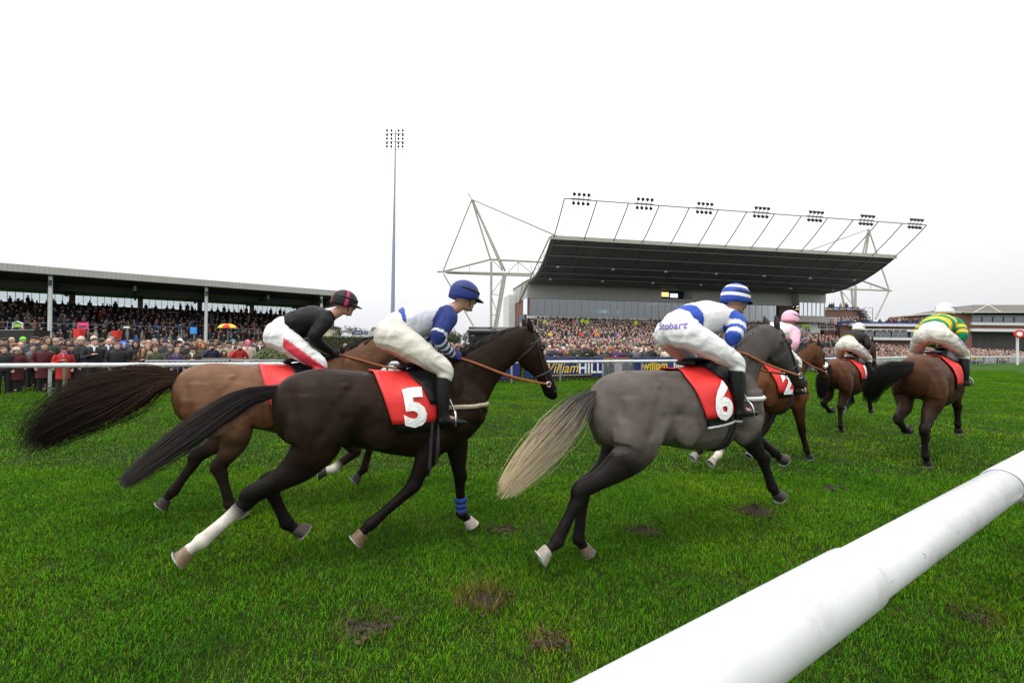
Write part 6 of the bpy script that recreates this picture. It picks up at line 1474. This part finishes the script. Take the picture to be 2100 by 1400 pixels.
# further spectators one can still tell apart: one mesh each, coat colour by object
def join(parts_, name):
    vs, fs, mi, mats, cols = [], [], [], [], []; 
    for me, mt in parts_:
        o = len(vs); vs += [tuple(v.co) for v in me.vertices]; k = len(mats); mats.append(mt)
        for p in me.polygons: fs.append(tuple(i+o for i in p.vertices)); mi.append(k)
        if 'Col' in me.color_attributes: b = np.empty(len(me.vertices)*4); me.color_attributes['Col'].data.foreach_get('color', b); cols.append(b)
        else: cols.append(np.ones(len(me.vertices)*4))
    out = bpy.data.meshes.new(name); out.from_pydata(vs, [], fs)
    for m_ in mats: out.materials.append(m_)
    out.polygons.foreach_set('material_index', mi); out.polygons.foreach_set('use_smooth', [True]*len(fs))
    at = out.color_attributes.new('Col', 'FLOAT_COLOR', 'POINT'); at.data.foreach_set('color', np.concatenate(cols)); out.update(); return out
hm_ = {}
def hatmat(c):
    if c not in hm_: hm_[c] = mat("hat_"+c, C_[c], .8, var=.2, vscale=20)
    return hm_[c]
dark_tr = mat("dark_trousers", (.014,.014,.016), .85, var=.2)
KINDS_ = [('short','dkbrown',"short dark hair"),('short','ltbrown',"short brown hair"),('short','greyhair',"short grey hair"),('short','blond',"short fair hair"),('long','dkbrown',"long dark hair"),('long','blond',"long blonde hair"),('long','ltbrown',"long brown hair"),('long','ginger',"long ginger hair"),('bald','greyhair',"bald head"),('beanie','black',"black beanie"),('beanie','grey',"grey beanie"),('beanie','navy',"navy beanie"),('beanie','cream',"cream beanie"),('bobble','burgundy',"burgundy bobble hat"),('flat','camel',"tan flat cap"),('flat','charcoal',"charcoal flat cap"),('brim','brown',"brown brimmed hat"),('fur','black',"black fur hat")]
VAR = {}
COATS = [('black',9),('charcoal',8),('navy',7),('brown',6),('olive',4),('green',3),('burgundy',1),('grey',4),('camel',2),('beige',2),('cream',2),('red',1),('purple',2),('blue',1),('teal',1),('pink',1)]
def variant(kind, pose):
    if (kind, pose) not in VAR:
        hd, hc_, _ = KINDS_[kind]; VAR[(kind,pose)] = join([(BODY[pose], M['facial']), (COAT[pose][kind % 2 == 0], M['coatcloth']), (TR, dark_tr), (HEADS[hd], hatmat(hc_))], "person")
    return VAR[(kind,pose)]
rg = random.Random(21); used = set()
def px_of(x, y, z=1.6):
    q = CAM3.transposed() @ Vector((x, y, z-CAM_Z)); return 1050-FPX*q.x/q.z
def crowd_row(off, s0, s1, step, zone, group, lo, hi, jit=.22):
    n = 0; s = s0
    while s < s1:
        p, d = line_at(s) if s > -20 else (Vector((frp[0][0])), frp[0][1]); 
        sd = V(-d.y,d.x,0); q = p + sd*(off+rg.uniform(-jit,jit)) + d*rg.uniform(-.15,.15); s += step*rg.uniform(.85,1.25)
        if not (lo < px_of(q.x,q.y) < hi) or any((q.x-a)**2+(q.y-b)**2 < .20 for a, b in taken): continue
        for _ in range(200):
            k = rg.randrange(len(KINDS_)); c = rg.choices([a for a, _ in COATS], [b for _, b in COATS])[0]
            if (zone,k,c) not in used: break
        else: continue
        used.add((zone,k,c)); taken.append((q.x,q.y)); pose = rg.choice((0,0,0,1,2,0,1))
        o = bpy.data.objects.new("person", variant(k, pose)); COL.objects.link(o); sc_ = rg.uniform(.84,1.08); o.location = (q.x,q.y,0); o.scale = (sc_,sc_*1.03,sc_); o.rotation_euler = (rg.gauss(0,.05),rg.gauss(.02,.06),facing(q.x,q.y)+rg.uniform(-.8,.8)); g = rg.uniform(.75,1.3); o.color = (*[v*g for v in C_[c]],1)
        an = 'an' if c[0] in 'aeiou' else 'a'
        tag(o, f"person with {KINDS_[k][2]} in {an} {c} coat, {zone}", "spectator", group); n += 1
    return n
cnt = 0
P0 = frp[0][0]
def left_row(Y0, zone):      # rows on the left lawn, parallel to the rail
    global cnt
    a, b = V(-22,0,0), V(-7.5,0,0); n = 0; t = 0
    while t < 1:
        x = lerp(-27,-8,t); y = Y0 + .47*(x+14.4) + rg.uniform(-.3,.3); t += .62/19*rg.uniform(.85,1.3)
        pp = px_of(x,y)
        if not (-8 < pp < (500 if y < 24 else 560)) or any((x-a_)**2+(y-b_)**2 < .22 for a_, b_ in taken): continue
        for _ in range(200):
            k = rg.randrange(len(KINDS_)); c = rg.choices([a for a, _ in COATS], [b for _, b in COATS])[0]
            if (zone,k,c) not in used: break
        else: continue
        used.add((zone,k,c)); taken.append((x,y)); pose = rg.choice((0,0,0,1,2,0,1)); o = bpy.data.objects.new("person", variant(k, pose)); COL.objects.link(o); sc_ = rg.uniform(.86,1.12)
        o.location = (x,y,0); o.scale = (sc_,sc_*1.03,sc_); o.rotation_euler = (rg.gauss(0,.05),rg.gauss(.02,.06),facing(x,y)+rg.uniform(-.8,.8)); g = rg.uniform(.75,1.3); o.color = (*[v*g for v in C_[c]],1)
        tag(o, f"person with {KINDS_[k][2]} in {'an' if c[0] in 'aeiou' else 'a'} {c} coat, {zone}", "spectator", "spectators on the left lawn"); cnt += 1
for k_, Y0 in enumerate((17.4,18.6,19.9,21.3,22.9,24.8,27)): left_row(Y0, "on the left lawn")
for k_, off in enumerate((1.5,2.25,3.0,3.8,4.7)): cnt += crowd_row(off, -6.5, -.8, .58, "below the black kiosk", "spectators below the kiosk", 880, 1075)
for k_, off in enumerate((1.45,2.15,2.9,3.7,4.6)):
    if cnt < 238: cnt += crowd_row(off, -.7, 12.5, .60, "packed behind the navy banners", "spectators behind the banners", 1085, 1480)
print("individual spectators", cnt+len(SPEC))
# stewards in high visibility jackets on the terrace
for i, (px, py, Y, lb) in enumerate(((1118,654,70,"leftmost steward in yellow high visibility jacket on the terrace"),(1195,651,71,"steward in yellow jacket, taller of two together on the terrace"),(1204,653,71,"steward in yellow jacket, shorter of two together on the terrace"),(1304,655,72,"steward in yellow jacket alone at the middle of the terrace"),(1646,661,84.2,"left one of three stewards in yellow on the brick balcony"),(1652,661,84.2,"middle one of three stewards in yellow on the brick balcony"),(1659,661,84.2,"right one of three stewards in yellow on the brick balcony"))):
    q = P(px, py, Y); o = bpy.data.objects.new("person", variant((i*5) % 4, 0)); COL.objects.link(o); o.location = (q.x, q.y, q.z-1.74); o.rotation_euler = (0,0,facing(q.x,q.y)); o.color = (.48,.75,.02,1)
    tag(o, lb, "steward", "stewards in yellow jackets")

# ------------------------------------------------------------------ the great mass of the crowd
def template():
    v, f, part = [], [], []
    for i, (z, rx_, ry__) in enumerate(((.55,.13,.20),(.95,.14,.20),(1.30,.14,.22),(1.44,.10,.18),(1.52,.05,.06))):
        for j in range(7): g = 2*math.pi*j/7; v.append((rx_*math.cos(g), ry__*math.sin(g), z)); part.append(0)
    for i in range(4):
        for j in range(7): f.append((i*7+j, i*7+(j+1) % 7, (i+1)*7+(j+1) % 7, (i+1)*7+j))
    o = len(v)
    for i in range(6):
        a = math.pi*(.06+.88*i/5)
        for j in range(8):
            g = 2*math.pi*(j+.5)/8; x, z = math.sin(a)*math.cos(g), -math.cos(a); v.append((.02+.105*x, .088*math.sin(a)*math.sin(g), 1.635+.128*z)); part.append(1 if (x > .12 and z < .50) else 2)
    for i in range(5):
        for j in range(8): f.append((o+i*8+j, o+i*8+(j+1) % 8, o+(i+1)*8+(j+1) % 8, o+(i+1)*8+j))
    f.append((o+40,o+41,o+42,o+43)); f.append((o+40,o+43,o+44,o+47)); f.append((o+44,o+45,o+46,o+47))
    return np.array(v), np.array(f), np.array(part)
TV, TF, TP = template()
place = []          # x, y, z
rg = random.Random(77)
def free(x, y): return True
for i in range(46):                                   # main terrace and sloping lawn
    q = 40-(i+.5)*40/46; t1_ = tmax(q)-1; t = -5.5+rg.random()*.5
    while t < min(t1_, 60):
        p = S(t, q+rg.uniform(-.12,.12), terz(q-.0)); t += rg.uniform(.46,.66)
        if 3.0 < q < 4.0 or q < 1.2: continue
        if t < 1.0 and q < 13 + rg.random()*3: continue
        if rg.random() < .04: continue
        place.append((p.x, p.y, p.z if q > 1.2 else 4.7))
for t in np.arange(1, L_-8, .5):                     # row under the restaurant
    for q in (1.5, 2.2): 
        if rg.random() < .75: p = S(t+rg.uniform(-.2,.2), q, 4.65+.25*(2.5-q)); place.append((p.x,p.y,p.z))
def rail_y(x): return 22.48+.545*(x-3.08)
for x in np.arange(-9, 29, .62):                     # lawn between the rail and the terrace
    for k in range(40):
        y = rail_y(x)+6.2+k*.85+rg.uniform(-.2,.2); xx = x+rg.uniform(-.25,.25)
        rel = V(xx,y,0)-S0; qq = rel.dot(NN); tt = rel.dot(U)
        if qq < 40 and -5.5 < tt < tmax(qq): break
        if y > 62 or (xx < -3 and (px_of(xx,y) < 868 or y > 58)): break
        if k > 14 and rg.random() < .4: continue
        place.append((xx,y,.0))
rt = thing("stepped_terrace", "broad concrete standing terrace of the right hand enclosure under the crowd", "terrace", (70,75,0)); m_ = MB()
dL = (LR(1)-LR(0)).normalized(); nL = V(-dL.y,dL.x,0); LLn = (LR(1)-LR(0)).length
for k in range(26): m_.prism(lambda a, b, c: LR(0)+dL*a+nL*b+V(0,0,c), (-2, LLn), (2.2+k, 30), (-.7, .10*(k+1)-.60))
m_.build("steps", M['concrete'], rt)
for k in range(29):                                   # right hand enclosure
    off = 1.2+k*.95; s = -3+rg.random()
    while s < LLn:
        p = LR(0)+dL*(s+rg.uniform(-.15,.15))+nL*(off+rg.uniform(-.15,.15)); s += rg.uniform(.5,.72)+(.15 if k > 8 else 0)
        if p.y > 83.0 and p.x < 80: continue
        if p.y > 93: continue
        if px_of(p.x,p.y) > 2130: continue
        place.append((p.x,p.y,.10*max(0,int(off-1.2))-.60))
for i in range(17):                                   # the old stand
    q = .8+(i+.45)*13/17; t = .8+rg.random()
    while t < 62:
        p = Lf(t, q, .9+i*4.6/17); t += rg.uniform(.5,.85)
        if rg.random() < .16 or (4.1 < q < 4.9): continue
        place.append((p.x,p.y,p.z-(.38 if i > 6 and rg.random() < .7 else 0)))
for k in range(560):                                  # lawn in front of the old stand
    t = rg.uniform(.5,58); q = -rg.uniform(.4,15); p = Lf(t,q,0)
    if p.y < 29+.47*(p.x+14.4) or px_of(p.x,p.y) > 560: continue
    place.append((p.x,p.y,0))
for k in range(10):
    p = P(1691+rg.uniform(0,52), 629.5, 89+rg.random()*2); place.append((p.x,p.y,p.z-.9))
for k in range(62):
    p = P(1700+rg.uniform(0,262), 659.5, 85+rg.random()*3); place.append((p.x,p.y,p.z-1.15))
for k in range(60):
    p = P(1995+rg.uniform(0,110), 661, 94+rg.random()*2); place.append((p.x,p.y,p.z-1.0))
PL = np.array(place); n = len(PL); nr_ = np.random.RandomState(4)
yaw = np.arctan2(8-PL[:,1], 4-PL[:,0]) + nr_.normal(0,.5,n); hs = nr_.uniform(.86,1.09,n)
X = TV[None,:,0]*hs[:,None]; Yv = TV[None,:,1]*hs[:,None]*1.05; Z = TV[None,:,2]*hs[:,None]
cs, sn = np.cos(yaw)[:,None], np.sin(yaw)[:,None]
VX = np.stack([PL[:,0:1]+X*cs-Yv*sn, PL[:,1:2]+X*sn+Yv*cs, PL[:,2:3]+Z], -1).reshape(-1,3)
pal = np.array([C_[c] for c, w_ in COATS for _ in range(w_)]); ci = nr_.randint(0,len(pal),n); cc = pal[ci]*nr_.uniform(.35,1.0,(n,1))
skn = np.array((.58,.34,.26))*nr_.uniform(.72,1.15,(n,1)); dk = nr_.rand(n) < .06; skn[dk] *= .30
hp_ = np.array([C_[c] for c in ('dkbrown','dkbrown','dkbrown','ltbrown','ltbrown','black','black','greyhair','greyhair','blond','grey','navy','cream','charcoal','burgundy','camel','white')]); hcol = hp_[nr_.randint(0,len(hp_),n)]*nr_.uniform(.7,1.2,(n,1))
CC = np.where((TP == 0)[None,:,None], cc[:,None,:], np.where((TP == 1)[None,:,None], skn[:,None,:], hcol[:,None,:])).reshape(-1,3)
me = bpy.data.meshes.new("crowd"); nv, nf = len(VX), n*len(TF); me.vertices.add(nv); me.vertices.foreach_set('co', VX.ravel())
FI = (TF[None]+(np.arange(n)*len(TV))[:,None,None]).reshape(-1); me.loops.add(len(FI)); me.loops.foreach_set('vertex_index', FI); me.polygons.add(nf); me.polygons.foreach_set('loop_start', np.arange(nf)*4); me.polygons.foreach_set('use_smooth', np.ones(nf,bool))
at = me.color_attributes.new('Col','FLOAT_COLOR','POINT'); at.data.foreach_set('color', np.concatenate([CC, np.ones((nv,1))],1).ravel()); me.materials.append(mat("crowd_cloth", attr=True, rough=.75)); me.update(calc_edges=True)
tag(link("crowd", me), "dense distant crowd of spectators filling the stands and enclosures", kind='stuff'); print("crowd", n)

# crowd barrier behind the left rail
cbr = thing("crowd_barrier", "grey steel crowd barrier with upright bars behind the left rail", "barrier", (-12,16.4,0)); m_ = MB(); b2_ = MB()
def cbp(t): return V(lerp(-12.35,-6.0,t), lerp(15.35,18.4,t), 0)
for a, b in ((0,.34),(.35,.67),(.68,1)):
    b2_.tube([cbp(a)+V(0,0,.12), cbp(a)+V(0,0,1.12), cbp(b)+V(0,0,1.12), cbp(b)+V(0,0,.12), cbp(a)+V(0,0,.12)], .024, 6, cap=False)
    for k in range(1,16): q = cbp(lerp(a,b,k/16)); m_.tube([q+V(0,0,.12), q+V(0,0,1.12)], .009, 5)
b2_.build("frame", M['galv'], cbr); m_.build("bars", M['galv'], cbr)
for px, Y, lb in ((405/3,15.2,"left"),(848/3,15.3,"right")):
    q = P(px,700,Y); wp = thing("fence_post", "thin dark timber post standing at the "+lb+" among the people at the rail", "post", (q.x,q.y,0)); MB().hexa([(q.x+a*.045*k, q.y+b*.045*k, z) for z, k in ((0,1),(1.08,.9)) for a, b in ((-1,-1),(1,-1),(1,1),(-1,1))]).build("post", M['wood'], wp)
tr_ = thing("timber_rail", "weathered timber rail in front of the photographers by the shrub", "rail", (-9,17.2,0)); a, b = P(414,737,17.0), P(640,737,20.5)
MB().tube([a, b], .055, 8).build("rail", M['wood'], tr_); 
for k in range(4): q = lerp(a,b,(k+.3)/4); MB().tube([V(q.x,q.y,0), q], .05, 7).build("post", M['wood'], tr_)
